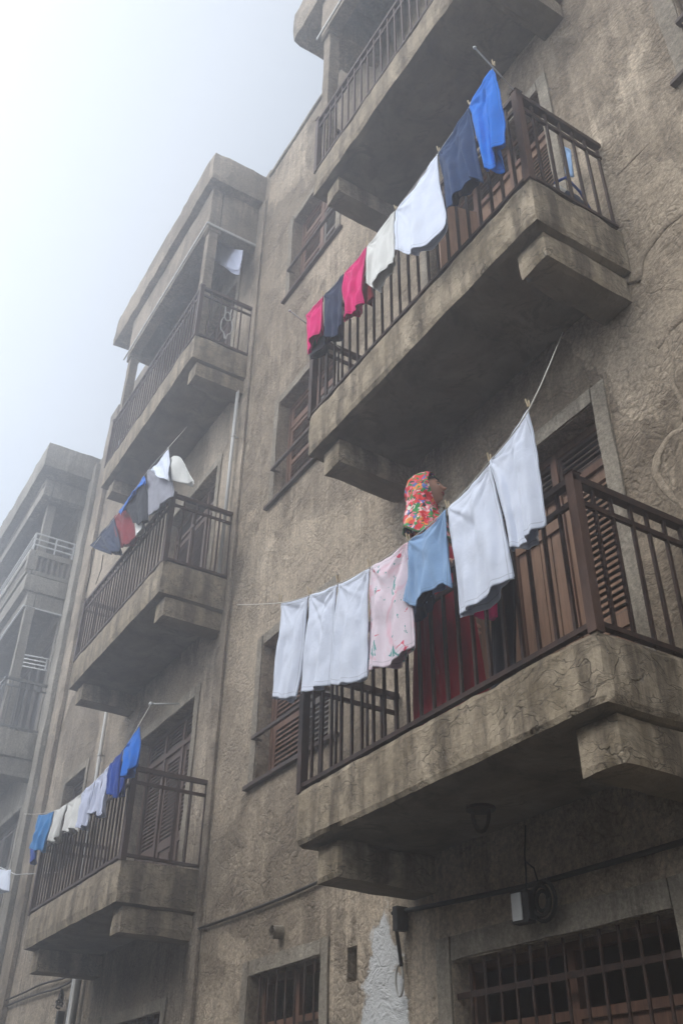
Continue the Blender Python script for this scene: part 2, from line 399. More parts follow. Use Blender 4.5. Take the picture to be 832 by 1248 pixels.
def panel_leaf(name, x0, x1, z0, z1, y, parent, m, lights=None, louv=None, st=.07):
    """planked leaf with raised stiles, rails and a sunk panel below a louvred or glazed light"""
    mb = MB(); th = .045
    mb.box(x0, x0+st, y, y+th, z0, z1); mb.box(x1-st, x1, y, y+th, z0, z1)
    lz = louv if louv else z0+(z1-z0)*.36
    for a, b_ in ((z0, z0+.14), (lz-.05, lz+.05), (z1-.09, z1)): mb.box(x0+st, x1-st, y+.003, y+th, a, b_)
    mb.box(x0+st, x1-st, y+.022, y+.035, z0+.14, lz-.05)
    mb.box(x0+st+.05, x1-st-.05, y+.010, y+.022, z0+.2, lz-.11)
    a, b_ = lz+.05, z1-.09; k = int((b_-a)/.05)
    for i in range(k):
        z = a+(b_-a)*(i+.5)/k; j = random.uniform(-.003, .003)
        mb.hexa([(x0+st, y+.006+j, z-.022), (x1-st, y+.006+j, z-.022), (x1-st, y+.032, z+.012), (x0+st, y+.032, z+.012),
                 (x0+st, y+.006+j, z-.012), (x1-st, y+.006+j, z-.012), (x1-st, y+.032, z+.022), (x0+st, y+.032, z+.022)])
    return build(name, mb, m, parent)
def plank_leaf(name, x0, x1, z0, z1, y, parent, m):
    mb = MB(); k = max(2, int((x1-x0)/.11))
    for i in range(k):
        a = x0+(x1-x0)*i/k; b_ = x0+(x1-x0)*(i+1)/k; j = random.uniform(0, .006)
        mb.box(a+.004, b_-.004, y+j, y+.035, z0, z1)
    for z in (z0+.2, z1-.25): mb.box(x0, x1, y-.018, y-.001, z, z+.09)
    return build(name, mb, m, parent)
def surround(x0, x1, z0, z1, parent, w=.13, p=.025, m=None, foot=False):
    mb = MB(); y = WY-p
    mb.rough_box(x0-w, x0-.001, y, WY+.004, z0 if foot else z0-.02, z1+w, .12, .004, x0, .006)
    mb.rough_box(x1+.001, x1+w, y, WY+.004, z0 if foot else z0-.02, z1+w, .12, .004, x1, .006)
    mb.rough_box(x0-.001, x1+.001, y+.002, WY+.004, z1+.001, z1+w, .12, .004, z1, .006)
    return build('surround', mb, m or M['trim'], parent)
def window(b, x0, x1, z0, z1, style='shutter', sill=True, wm='wood', w=.13):
    y = WY+.14; mb = MB(); f = .05
    mb.box(x0+.002, x0+f, y, y+.07, z0+.002, z1-.002); mb.box(x1-f, x1-.002, y, y+.07, z0+.002, z1-.002)
    mb.box(x0+f, x1-f, y+.002, y+.07, z0+.002, z0+f); mb.box(x0+f, x1-f, y+.002, y+.07, z1-f, z1-.002)
    zt = z1-.38; mb.box(x0+f, x1-f, y+.001, y+.069, zt-.025, zt+.025)
    cx = (x0+x1)/2; mb.box(cx-.03, cx+.03, y+.003, y+.068, z0+f, z1-f)
    wd = build('window', mb, M[wm], b)
    if style == 'shutter':
        louvre('shutter', x0+f, cx-.03, z0+f, zt-.025, y+.012, wd, M[wm], mid=(z0+zt)/2)
        louvre('shutter', cx+.03, x1-f, z0+f, zt-.025, y+.012, wd, M['gwood'], mid=(z0+zt)/2)
        louvre('transom_louvre', x0+f, cx-.03, zt+.025, z1-f, y+.015, wd, M[wm])
        louvre('transom_louvre', cx+.03, x1-f, zt+.025, z1-f, y+.015, wd, M[wm])
        r = MB(); zz = z0+(z1-z0)*.30; r.bar((x0-.02, WY-.05, zz), (x1+.02, WY-.05, zz), .035); r.bar((x0-.01, WY-.05, zz), (x0-.01, WY+.05, zz-.01), .025); r.bar((x1+.01, WY-.05, zz), (x1+.01, WY+.05, zz-.01), .025)
        build('guard_rail', r, M['dwood'], wd)
    else:
        lx = cx-.05
        panel_leaf('shutter', x0+f, cx-.03, z0+f, zt-.025, y+.02, wd, M[wm]); panel_leaf('shutter', cx+.03, x1-f, z0+f, zt-.025, y+.02, wd, M[wm])
        r = MB(); n = int((x1-x0)/.14)
        for i in range(1, n): x = x0+(x1-x0)*i/n; r.tube([(x, WY+.03, z0+.002), (x, WY+.03, z1-.002)], .011, 6)
        k = 2
        for i in range(1, k+1):
            z = z1-(.2 if x1-x0 > 1.6 else .48)-(i-1)*1.15
            if z > z0+.1: r.bar((x0+.002, WY+.03, z), (x1-.002, WY+.03, z), .012, .035)
        build('window_bars', r, M['rail'], wd)
    surround(x0, x1, z0, z1, wd, w)
    if sill:
        s_ = MB(); s_.rough_box(x0-w-.05, x1+w+.05, WY-.06, WY+.10, z0-.055, z0-.003, .12, .003, x0, .006)
        build('sill', s_, M['dwood'] if style == 'shutter' else M['trim'], wd)
    return wd

def railing(bal, x0, x1, z, h, m, sp=.135, spx=.135, y0=FY+.03, ye=WY-.02, post=.06, bar=.019, left=True, tilt=True):
    yt = y0
    mb = MB(); X0, X1 = x0+.03, x1-.03
    mb.bar((X0-.03, yt, z+h), (X1+.03, yt, z+h), .046, .040); mb.bar((X1, yt+.028, z+h), (X1, ye, z+h), .055, .045)
    if left: mb.bar((X0, yt+.028, z+h), (X0, ye, z+h), .055, .045)
    build('handrail', mb, m, bal)
    mb = MB(); mb.bar((X0, yt, z+h-.14), (X1, yt, z+h-.14), .022, .034); mb.bar((X1, yt, z+h-.142), (X1, ye, z+h-.142), .022, .034)
    if left: mb.bar((X0, yt, z+h-.142), (X0, ye, z+h-.142), .022, .034)
    build('middle_rail', mb, m, bal)
    mb = MB(); mb.bar((X0-.02, yt, z+.03), (X1+.02, yt, z+.03), .04, .03); mb.bar((X1, yt+.02, z+.032), (X1, ye, z+.032), .04, .03)
    if left: mb.bar((X0, yt+.02, z+.032), (X0, ye, z+.032), .04, .03)
    build('bottom_rail', mb, m, bal)
    for px in (X0, X1):
        mb = MB(); mb.box(px-post/2, px+post/2, yt-post/2, yt+post/2, z-.02, z+h+.035)
        mb.hexa([(px-post/2-.008, yt-post/2-.008, z+h+.035), (px+post/2+.008, yt-post/2-.008, z+h+.035), (px+post/2+.008, yt+post/2+.008, z+h+.035), (px-post/2-.008, yt+post/2+.008, z+h+.035),
                 (px-.01, yt-.01, z+h+.065), (px+.01, yt-.01, z+h+.065), (px+.01, yt+.01, z+h+.065), (px-.01, yt+.01, z+h+.065)])
        build('corner_post', mb, M['rust'] if m is M['rail'] and px > -4 else m, bal)
    def bal_bar(x, y):
        mb = MB(); j = random.uniform(-.004, .004); k = random.uniform(-.004, .004)
        mb.bar((x+j, y, z+.01), (x+k, y+j, z+h-.02), bar, bar); build('baluster', mb, m, bal)
    n = max(2, round((X1-X0)/sp))
    for i in range(1, n): bal_bar(X0+(X1-X0)*i/n, yt)
    n = max(2, round((ye-yt)/spx))
    for i in range(1, n+1):
        bal_bar(X1, yt+(ye-.02-yt)*i/n)
        if left: bal_bar(X0, yt+(ye-.02-yt)*i/n)

def balcony(b, x0, x1, zt, th, m, cell=.07, corb=.26, cy=.10, y0=FY, name='balcony', label=None, amp=.0045, seed=1):
    mb = MB(); mb.rough_box(x0, x1, y0, WY+.02, zt-th, zt, cell, amp, seed)
    bal = build(name, mb, m, b, label=label, origin=((x0+x1)/2, WY, zt-th))
    for cx0, cx1 in ((x0+.13, x0+.41), (x1-.34, x1-.05)):
        mb = MB(); mb.rough_box(cx0, cx1, y0+cy, WY+.02, zt-th-corb, zt-th+.004, cell, amp*.9, seed+cx0, .01)
        build('corbel', mb, m, bal)
    return bal

# ---- near building (A)
XA0, XA1 = -9.33, 4.0
winA = {'mid': (-8.40, -6.95, 3.15, 4.66), 'top': (-8.38, -6.95, 6.58, 8.12), 'high': (-8.30, -7.05, 10.1, 11.7), 'ground': (-8.25, -7.0, -.4, 1.37), 'right': (-1.92, -.6, 6.62, 8.3)}
doorA = {'ground': (-5.33, -3.47, GZ+.12, 1.10), 'mid': (-5.12, -3.40, 2.2, 4.44), 'top': (-5.12, -3.38, 5.73, 8.28), 'high': (-5.12, -3.38, 9.58, 12.1)}
A = thing('apartment_building', ((XA0+XA1)/2, WY+3, GZ), 'nearest tan stucco apartment building with rough crackled plaster and the woman on its balcony', 'building', 'apartment buildings joined along the street')
hole = (-6.62, -6.48, 1.13, 1.37)
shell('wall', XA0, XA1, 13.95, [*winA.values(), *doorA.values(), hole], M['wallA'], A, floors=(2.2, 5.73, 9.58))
mb = MB(); mb.rough_box(XA0-.02, XA1, WY-.05, WY+.3, 13.95, 14.02, .3, .008, 3); build('parapet_coping', mb, M['trim'], A)
for k, o in winA.items(): window(A, *o, style='bars' if k == 'ground' else 'shutter', sill=k != 'ground', w=.17 if k == 'right' else .13)
def door(b, o, kind, m='wood'):
    x0, x1, z0, z1 = o; y = WY+.15; mb = MB(); f = .06; zt = z1-.36
    mb.box(x0+.002, x0+f, y, y+.08, z0, z1-.002); mb.box(x1-f, x1-.002, y, y+.08, z0, z1-.002); mb.box(x0+f, x1-f, y+.002, y+.08, z1-f, z1-.002)
    mb.box(x0+f, x1-f, y-.004, y+.078, zt-.03, zt+.03)
    n = 3; xs = [x0+f+(x1-x0-2*f)*i/n for i in range(n+1)]
    for x in xs[1:-1]: mb.box(x-.03, x+.03, y-.002, y+.076, z0, z1-f)
    d = build('door', mb, M[m], b)
    for i in range(n):
        a, c = xs[i]+(.03 if i else 0), xs[i+1]-(.03 if i < n-1 else 0)
        louvre('transom_louvre', a, c, zt+.03, z1-f, y+.02, d, M['dwood'], st=.03)
        if kind == 'open' and i == 0: continue
        if kind == 'open' and i == 1: plank_leaf('door_leaf', a, c, z0+.02, zt-.03, y+.02, d, M['wood2'])
        else: panel_leaf('door_leaf', a, c, z0+.02, zt-.03, y+.02, d, M['wood2'] if kind == 'open' else M[m])
    if kind == 'open':     # the leaf that stands ajar, folded out over the balcony
        mb = MB(); a = Vector((xs[1]-.02, y+.02, 0)); dr = Vector((-.25, -.97, 0)).normalized()
        for k in range(4):
            p = a+dr*(.02+.11*k); q_ = a+dr*(.115+.11*k); mb.hexa([(p.x-.018, p.y, z0+.03), (q_.x-.018, q_.y, z0+.03), (q_.x+.018, q_.y, z0+.03), (p.x+.018, p.y, z0+.03), (p.x-.018, p.y, zt-.04), (q_.x-.018, q_.y, zt-.04), (q_.x+.018, q_.y, zt-.04), (p.x+.018, p.y, zt-.04)])
        build('door_leaf', mb, M['wood2'], d, label='brown plank door leaf standing open')
    surround(x0, x1, z0, z1, d, .14, foot=True)
    return d
door(A, doorA['mid'], 'open'); door(A, doorA['top'], 'open'); door(A, doorA['high'], 'shut')
dg = window(A, *doorA['ground'], style='bars', sill=False, w=.16)
bA = {}
bA['mid'] = balcony(A, -5.88, -2.88, 2.2, .40, M['slab'], .045, seed=2, label='balcony with flaking cracked slab edge where the woman stands')
railing(bA['mid'], -5.88, -2.88, 2.2, .92, M['rail'])
bA['top'] = balcony(A, -5.95, -2.84, 5.73, .47, M['slab'], .06, seed=5)
railing(bA['top'], -5.95, -2.84, 5.73, 1.02, M['rail'])
bA['high'] = balcony(A, -6.06, -2.86, 9.56, .46, M['slabB'], .08, seed=8)
railing(bA['high'], -6.06, -2.86, 9.56, 1.0, M['railB'])
def loggia_roof(b, x0, x1, y0, z0, z1, px, pz, beamz, m, over=.0, pw=.16):
    mb = MB(); mb.rough_box(x0, x1, y0, WY+.3, z0, z1, .15, .01, x0, .015)
    r = build('loggia_roof', mb, m, b)
    mb = MB(); mb.rough_box(px[0]-.1, px[1]+.1, FY+.02, FY+.22, beamz, z0, .15, .006, x1, .008)
    mb.rough_box(px[1]-.1, px[1]+.098, FY+.22, WY+.02, beamz+.002, z0-.002, .15, .006, x1, .008)
    mb.rough_box(px[0]-.098, px[0]+.1, FY+.22, WY+.02, beamz+.002, z0-.002, .15, .006, x0, .008)
    build('beam', mb, m, b)
    mb = MB(); mb.box(px[0]-.14, px[1]+.14, FY-.02, FY+.0, beamz-.035, beamz+.012); mb.box(px[1]+.12, px[1]+.14, FY, WY, beamz-.035, beamz+.012)
    build('beam_moulding', mb, M['pipe'], b)
    for x in px:
        mb = MB(); mb.rough_box(x-pw/2, x+pw/2, FY+.06, FY+.06+pw, pz, beamz+.005, .12, .004, x, .006)
        mb.rough_box(x-pw/2-.03, x+pw/2+.03, FY+.03, FY+.09+pw, beamz-.1, beamz+.003, .12, .004, x, .006)
        build('post', mb, m, b)
loggia_roof(A, -6.8, -2.4, 3.12, 13.42, 14.2, (-5.98, -3.0), 9.56, 12.55, M['wallB'])
# relief mouldings on the bare plaster at the right edge
def relief(pts, r, name='relief_moulding', m='wallA', flat=.28):
    pts = [P(u, v, WY) for u, v in pts]; fine = []
    for i in range(len(pts)-1):
        p0, p1, p2, p3 = pts[max(i-1, 0)], pts[i], pts[i+1], pts[min(i+2, len(pts)-1)]
        for k in range(6):
            t = k/6; fine.append(.5*((2*p1)+(-p0+p2)*t+(2*p0-5*p1+4*p2-p3)*t*t+(-p0+3*p1-3*p2+p3)*t**3))
    fine.append(pts[-1]); rs = [r*(.9+.9*noise.noise(p*5)) for p in fine]; fine = [p+noise.noise_vector(p*9)*.02 for p in fine]
    mb = MB(); mb.tube(fine, rs, 10)
    for v in mb.v: v.y = WY+(v.y-WY)*flat
    build(name, mb, M[m], A, smooth=True)
relief([(850, 372), (832, 385), (812, 405), (800, 425)], .026)
relief([(812, 405), (818, 430), (822, 470), (834, 510)], .022)
relief([(850, 512), (832, 521), (810, 538), (799, 565), (802, 585), (817, 601), (832, 615), (850, 628)], .028)
relief([(752, 212), (765, 198), (780, 183), (790, 172)], .03, 'plaster_ridge')
relief([(850, 242), (832, 258), (806, 280), (782, 312), (772, 345)], .05, 'plaster_ridge', 'wallA', .3)
relief([(640, 470), (690, 440), (735, 455), (741, 500), (748, 545), (760, 590)][2:], .016, 'plaster_ridge')
# pipe stub in the ground storey
mb = MB(); c = P(343, 1136, WY); mb.tube([c+Vector((0, .02, 0)), c+Vector((0, -.09, -.01))], .055, 14, False); mb.tube([c+Vector((0, -.09, -.01)), c+Vector((0, .02, 0))], .042, 14, False)
build('drain_stub', mb, M['trim'], A, smooth=True)
mb = MB(); mb.tube([c+Vector((0, -.02, 0)), c+Vector((0, -.022, 0))], .043, 14); build('stub_shade_disc', mb, M['dark'], A)  # near-black disc stands in for the shade inside the hollow stub

# ---- middle building (B)
XB0 = -16.9
doorB = [(-12.05, -10.18, 2.52, 4.72), (-12.1, -10.27, 6.05, 8.35), (-12.1, -10.3, 9.86, 12.3)]
winB = [(-15.38, -14.35, 3.7, 5.08)]; gB = (-12.0, -10.2, -.2, 1.28)
B = thing('apartment_building', ((XB0+XA0)/2, WY+3, GZ), 'middle apartment building with three stacked balconies and a hazy roofed loggia on top', 'building', 'apartment buildings joined along the street')
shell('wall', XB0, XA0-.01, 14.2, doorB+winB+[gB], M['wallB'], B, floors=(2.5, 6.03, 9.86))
mb = MB()
mb.rough_box(-9.62, -9.36, WY-.05, WY+.004, GZ, 13.4, .25, .006, 4, .01); build('pilaster', mb, M['wallB'], B)
mb = MB(); mb.rough_box(XB0, XB0+.55, WY-.10, WY+.004, GZ, 14.0, .25, .006, 5, .015); build('pilaster', mb, M['wallB'], B)
for o in doorB: door(B, o, 'shut', 'woodB')
for o in winB: window(B, *o, style='shutter', wm='dwood')
window(B, *gB, style='bars', sill=False, wm='dwood')
zs = [(2.53, .43, .92), (6.04, .46, .98), (9.87, .46, 1.0)]
bB = []
for i, (z, th, h) in enumerate(zs):
    xl = (-12.68, -12.85, -13.25)[i]
    bl = balcony(B, xl, -9.48, z, th, M['slabB'], .1, seed=11+i); bB.append(bl)
    railing(bl, xl, -9.48, z, h, M['railB'], sp=.118, spx=.16, bar=.02)
loggia_roof(B, -14.1, -9.46, 3.1, 13.42, 14.15, (-13.15, -9.72), 9.87, 12.45, M['wallB'])
# wrought scroll in the side rail of the top balcony
mb = MB(); zc = 9.87
for s_, y0_ in ((1, 3.62), (-1, 3.74)):
    mb.tube([(-9.5, y0_+s_*(.05*math.cos(t)*(1-t/9)), zc+.15+.62*t/7+.03*math.sin(t*2)) for t in [k*.35 for k in range(21)]], .011, 5)
mb.tube([(-9.5, 3.68+.05*math.cos(t), zc+.62+.09*math.sin(t)) for t in [k*PI/8 for k in range(17)]], .012, 5)
build('scrollwork', mb, M['pipe'], bB[2])

# ---- far building (C)
XC0 = -34
C = thing('apartment_building', (-25, WY+3, GZ), 'farthest grey apartment building fading into fog at the left edge', 'building', 'apartment buildings joined along the street')
doorC = [(-21.5, -18.15, 3.0, 5.42), (-21.5, -18.3, 6.75, 9.4), (-21.5, -18.3, 10.2, 12.1)]
shell('wall', XC0, XB0-.01, 13.1, doorC, M['wallC'], C, floors=(3.0, 6.7, 10.2))
for o in doorC:
    x0, x1, z0, z1 = o; mb = MB(); y = WY+.15
    mb.box(x0, x1, y, y+.06, z1-.1, z1); mb.box(x1-.1, x1, y-.002, y+.062, z0, z1)
    for k in range(1, 4): mb.box(x0+(x1-x0)*k/4-.04, x0+(x1-x0)*k/4+.04, y, y+.06, z0, z1-.1)
    d = build('door', mb, M['gwood'], C)
    for k in range(4):
        a, c_ = x0+(x1-x0)*k/4+.04, x0+(x1-x0)*(k+1)/4-.04
        if k != 3: louvre('door_leaf', a, c_-.04, z0, z1-.12, y+.01, d, M['gwood'])
    surround(x0, x1, z0, z1, d, .14, foot=True, m=M['wallC'])
mb = MB(); mb.rough_box(-17.62, -17.2, WY-.12, WY+.004, GZ, 12.9, .3, .006, 5, .015); build('pilaster', mb, M['wallC'], C)
def railC(bal, x0, x1, z, h):
    mb = MB(); y = FY+.04
    for zz, t in ((z+h, .05), (z+h-.14, .028), (z+.06, .03)):
        mb.bar((x0, y, zz), (x1, y, zz), t); mb.bar((x1, y+.03, zz), (x1, WY, zz), t)
    n = int((x1-x0)/.15)
    for i in range(n+1): mb.bar((x0+(x1-x0)*i/n, y, z), (x0+(x1-x0)*i/n, y, z+h), .022)
    for i in range(1, 7): mb.bar((x1, y+(WY-y)*i/6.2, z), (x1, y+(WY-y)*i/6.2, z+h), .022)
    build('railing', mb, M['railC'], bal)
b1 = balcony(C, -23, -17.72, 3.05, .45, M['wallC'], .25, seed=21); railC(b1, -23, -17.78, 3.05, .95)
b2 = balcony(C, -23, -17.75, 6.72, .52, M['wallC'], .25, seed=22, corb=.34); railC(b2, -23, -17.82, 6.72, 1.0)
b3 = balcony(C, -23, -18.05, 10.2, .40, M['wallC'], .25, seed=23, corb=.05)
mb = MB()      # pierced parapet of the upper balcony
mb.rough_box(-23, -18.08, FY-.03, FY+.10, 10.2, 10.30, .3, .004, 2, .006); mb.rough_box(-23, -18.08, FY-.03, FY+.10, 10.66, 10.80, .3, .004, 2, .006)
mb.rough_box(-18.2, -18.06, FY+.10, WY, 10.2, 10.30, .3, .004, 2, .006); mb.rough_box(-18.2, -18.06, FY+.10, WY, 10.66, 10.80, .3, .004, 2, .006)
mb.box(-18.21, -18.05, FY-.04, FY+.16, 10.29, 10.67)
for i in range(6): y = FY+.27+i*.12; mb.tube([(-18.13, y, 10.29), (-18.13, y, 10.4), (-18.13, y, 10.5), (-18.13, y, 10.67)], [.022, .04, .025, .035], 8)
for i in range(34): x = -18.4-i*.135; mb.tube([(x, FY+.035, 10.29), (x, FY+.035, 10.4), (x, FY+.035, 10.5), (x, FY+.035, 10.67)], [.022, .04, .025, .035], 8)
build('balustrade', mb, M['wallC'], b3)
mb = MB()
for zz in (11.22, 11.08, 10.94): mb.bar((-23, FY+.03, zz), (-18.12, FY+.03, zz), .028); mb.bar((-18.12, FY+.03, zz), (-18.12, WY, zz), .028)
for t in (0, .45, .85): mb.bar((-18.12, FY+.03+t, 10.8), (-18.12, FY+.03+t, 11.23), .03)
build('railing', mb, M['white_metal'], b3)
mb = MB(); mb.rough_box(-23, -18.1, FY+.12, FY+.3, 9.45, 9.8, .3, .006, 2, .01); mb.rough_box(-18.28, -18.1, FY+.3, WY, 9.452, 9.798, .3, .006, 2, .01); build('beam', mb, M['wallC'], C)
mb = MB(); mb.tube([(-23, FY+.10, 9.44), (-18.08, FY+.10, 9.44), (-18.08, WY, 9.44)], .018, 6); build('white_conduit', mb, M['white_metal'], C)
for x, z0, z1 in ((-18.15, 6.72, 9.46), (-18.3, 10.4, 12.1), (-22, 6.72, 9.46), (-22, 10.4, 12.1)):
    mb = MB(); mb.rough_box(x-.11, x+.09, FY+.14, FY+.34, z0, z1, .3, .005, 2, .01); build('post', mb, M['wallC'], C)
mb = MB(); mb.rough_box(-25.5, -17.45, 2.92, WY+.3, 12.55, 13.2, .25, .01, 3, .015); build('loggia_roof', mb, M['wallC'], C)
mb = MB(); mb.rough_box(-25.0, -17.9, 3.12, 3.32, 12.1, 12.55, .25, .006, 3, .01); mb.rough_box(-18.1, -17.9, 3.32, WY, 12.1, 12.548, .25, .006, 3, .01)
mb.box(-25.0, -17.87, 3.10, 3.118, 12.35, 12.38); build('beam', mb, M['wallC'], C)
# white drying rack fixed inside the loggia of the far building
c0 = P(26, 797, 3.6); c1 = P(58, 803, 4.05)
mb = MB()
for k in range(4):
    dz = Vector((0, 0, -.085*k)); mb.bar(c0+dz, c1+dz, .02)
mb.bar(c0, c0+Vector((0, 0, -.27)), .025); mb.bar(c1, c1+Vector((0, 0, -.27)), .025)
mb.bar(c1, c1+Vector((0, .12, 0)), .02); mb.bar(c1+Vector((0, 0, -.25)), c1+Vector((0, .12, -.25)), .02)
build('drying_rack', mb, M['white_metal'], label='white slatted rack in the open loggia of the foggy far building', cat='rack')

# ---- unseen row added across the street, behind the viewpoint, to shade the lane
D = MB(); D.rough_box(-42, 10, -9, -5.2, GZ, 6.6, 1.2, .01, 31, .03)
O_ = build('added_shade_row', D, M['wallB'], label='plain unseen stucco row added across the narrow street to shade it', cat='building')
dm = MB()
for k in range(12):
    for z in (0.2, 3.7): dm.box(-38+k*4, -36.6+k*4, -5.19, -5.12, z, z+1.7)
build('window', dm, M['dwood'], O_)

# ------------------------------------------------------------------ pipes and cables
def pipe(pts, r, m, label, clamps=()):
    mb = MB(); mb.tube(pts, r, 10); o = build('drain_pipe', mb, m, smooth=True, label=label, cat='pipe')
    for c in clamps:
        p = Vector(pts[0]).lerp(Vector(pts[-1]), c); k = MB(); k.tube([p+Vector((0,0,-.015)), p+Vector((0,0,.015))], r*1.3, 10); k.bar(p, (p.x, WY+.01, p.z), .02); build('pipe_clamp', k, m, o)
pipe([(-9.62+.06, 3.99, 9.32), (-9.62+.04, 3.99, 6.1)], .026, M['pipe'], 'thin pale pipe running down from the hazy top balcony to the one below', (.3, .75))
pipe([(-13.55, 4.03, 5.75), (-13.48, 4.03, 2.0)], .028, M['pipe'], 'thin pale pipe on the wall behind the row of hanging blue and white clothes', (.2, .7))
pipe([(-12.85, 4.0, 2.02), (-12.85, 4.0, -1.48)], .06, M['gpipe'], 'thick grey pipe at the bottom left below the lowest balcony', (.2, .6))
def cable(name, px, r, y, label, m='cable', cat='cable', n=5):
    pts = [P(u, v, y) for u, v in px]; fine = []
    for i in range(len(pts)-1):
        p0, p1, p2, p3 = pts[max(i-1, 0)], pts[i], pts[i+1], pts[min(i+2, len(pts)-1)]
        for k in range(n):
            t = k/n; fine.append(.5*((2*p1)+(-p0+p2)*t+(2*p0-5*p1+4*p2-p3)*t*t+(-p0+3*p1-3*p2+p3)*t**3))
    fine.append(pts[-1]); mb = MB(); mb.tube(fine, r, 6); return build(name, mb, M[m], smooth=True, label=label, cat=cat)
cable('cable', [(242, 1132), (290, 1115), (340, 1096), (372, 1082), (398, 1070)], .014, 4.07, 'black cable crossing the wall above the small barred window')
cable('cable', [(478, 1113), (520, 1105), (560, 1097), (640, 1080), (720, 1058), (790, 1038), (850, 1020)], .016, 4.07, 'thick black cable crossing the dark wall above the big barred opening')
cable('cable', [(-15, 1228), (20, 1214), (50, 1200), (75, 1193), (92, 1186)], .014, 4.05, 'upper black cable at the bottom left corner')
cable('cable', [(-15, 1236), (18, 1222), (48, 1211), (72, 1204), (92, 1193)], .014, 4.06, 'lower black cable at the bottom left corner')
cable('cord', [(250, 830), (275, 790), (300, 740), (290, 737)][:1]+[(262, 818), (275, 812)], .004, 4.08, 'thin wire stub on the plaster beside the middle balcony') if False else None
j = thing('junction_box', P(487, 1118, 4.05), 'small black junction box with a dangling cable above the white peeled patch', 'junction box')
mb = MB(); c = P(487, 1117, 4.04); mb.rough_box(c.x-.035, c.x+.035, 3.99, 4.095, c.z-.10, c.z+.07, .05, .002, 1, .006); build('box_body', mb, M['cable'], j)
mb = MB(); mb.tube([P(482, 1110, 4.03), P(481, 1120, 4.02), P(483, 1135, 4.04), P(486, 1155, 4.05), P(489, 1178, 4.06)], .014, 6); build('dangling_cable', mb, M['cable'], j, smooth=True)
mb = MB(); c = P(491, 1195, 4.09)
mb.tube([c+Vector((.045*math.cos(t), -.03, .10*math.sin(t))) for t in [k*PI/9 for k in range(19)]], .008, 6); build('wire_loop', mb, M['pipe'], j, smooth=True)
# wall lamp under the middle balcony
L = thing('wall_lamp', P(648, 1105, 4.0), 'unlit wall lamp with a white glass side and coiled black cable below the balcony', 'lamp')
c = P(633, 1106, 3.97); mb = MB()
def rbox(mb, c, ax, hx, hy, hz):
    ax = Vector(ax).normalized(); ay = Vector((-ax.y, ax.x, 0)); az = Vector((0,0,1)); c = Vector(c)
    mb.hexa([c+ax*a*hx+ay*b_*hy+az*d*hz for d in (-1, 1) for a, b_ in ((-1,-1),(1,-1),(1,1),(-1,1))])
rbox(mb, c, (1, .15, 0), .036, .030, .076); build('lamp_glass', mb, simple('frosted_lamp_glass', (.5, .5, .48), (.62, .62, .6), 9, .3), L)
mb = MB(); rbox(mb, c+Vector((.062, .02, 0)), (1, .15, 0), .025, .035, .075); rbox(mb, c+Vector((.015, .01, .082)), (1, .15, 0), .062, .034, .006); rbox(mb, c+Vector((.015, .01, -.082)), (1, .15, 0), .062, .034, .008)
build('lamp_housing', mb, M['cable'], L)
c = P(662, 1098, 4.03); mb = MB()
for r_, dy in ((.10, 0), (.075, -.02), (.05, -.01)):
    mb.tube([c+Vector((r_*math.cos(t), dy, r_*1.1*math.sin(t))) for t in [k*PI/10 for k in range(21)]], .012, 6)
build('coiled_cable', mb, M['cable'], L, smooth=True)
mb = MB(); mb.tube([P(640, 1095, 4.02), P(641, 1070, 4.05), P(639, 1040, 4.07), P(640, 1006, 4.08)], .006, 5); mb.tube([P(640, 1050, 4.06), P(650, 1058, 4.03), P(655, 1075, 4.03)], .005, 5)
build('flex', mb, M['cable'], L, smooth=True)
# rusty bracket in the soffit
zc = 1.80; H = thing('ceiling_hook', (-4.0, 3.75, zc), 'rusty iron hook ring hanging from the underside of the middle balcony', 'hook')
c = P(585, 984, 3.37); k = zc/c.z; c = c*k
mb = MB(); mb.tube([c+Vector((0,0,.0)), c+Vector((0,0,-.018))], .09, 14); build('hook_plate', mb, M['rail'], H)
mb = MB(); mb.tube([c+Vector((.055*math.cos(t), .02*math.cos(t), -.015-.13*math.sin(t))) for t in [k_*PI/10 for k_ in range(11)]], .012, 7); build('hook_loop', mb, M['rail'], H, smooth=True)
H.location = c*S
for ch in H.children: ch.location = Vector(ch.location)+Vector((-4.0, 3.75, zc))*S-c*S
# broken black fitting beside the grey pipe
F_ = thing('cable_fitting', P(73, 1228, 4.0), 'tangled black cable fitting on the wall left of the thick grey pipe', 'fitting')
c = P(73, 1222, 4.0); mb = MB()
for k in range(5):
    ph = k*1.3; mb.tube([c+Vector((.07*math.cos(t+ph)*(.6+.1*k), -.03*math.sin(t*2+ph), .07*math.sin(t)+.02*k)) for t in [i*PI/7 for i in range(12)]], .011, 5)
build('cable_tangle', mb, M['cable'], F_, smooth=True)
mb = MB(); mb.rough_box(c.x-.05, c.x+.05, 3.98, 4.10, c.z-.55, c.z-.08, .08, .004, 1, .01); build('box_body', mb, M['cable'], F_)

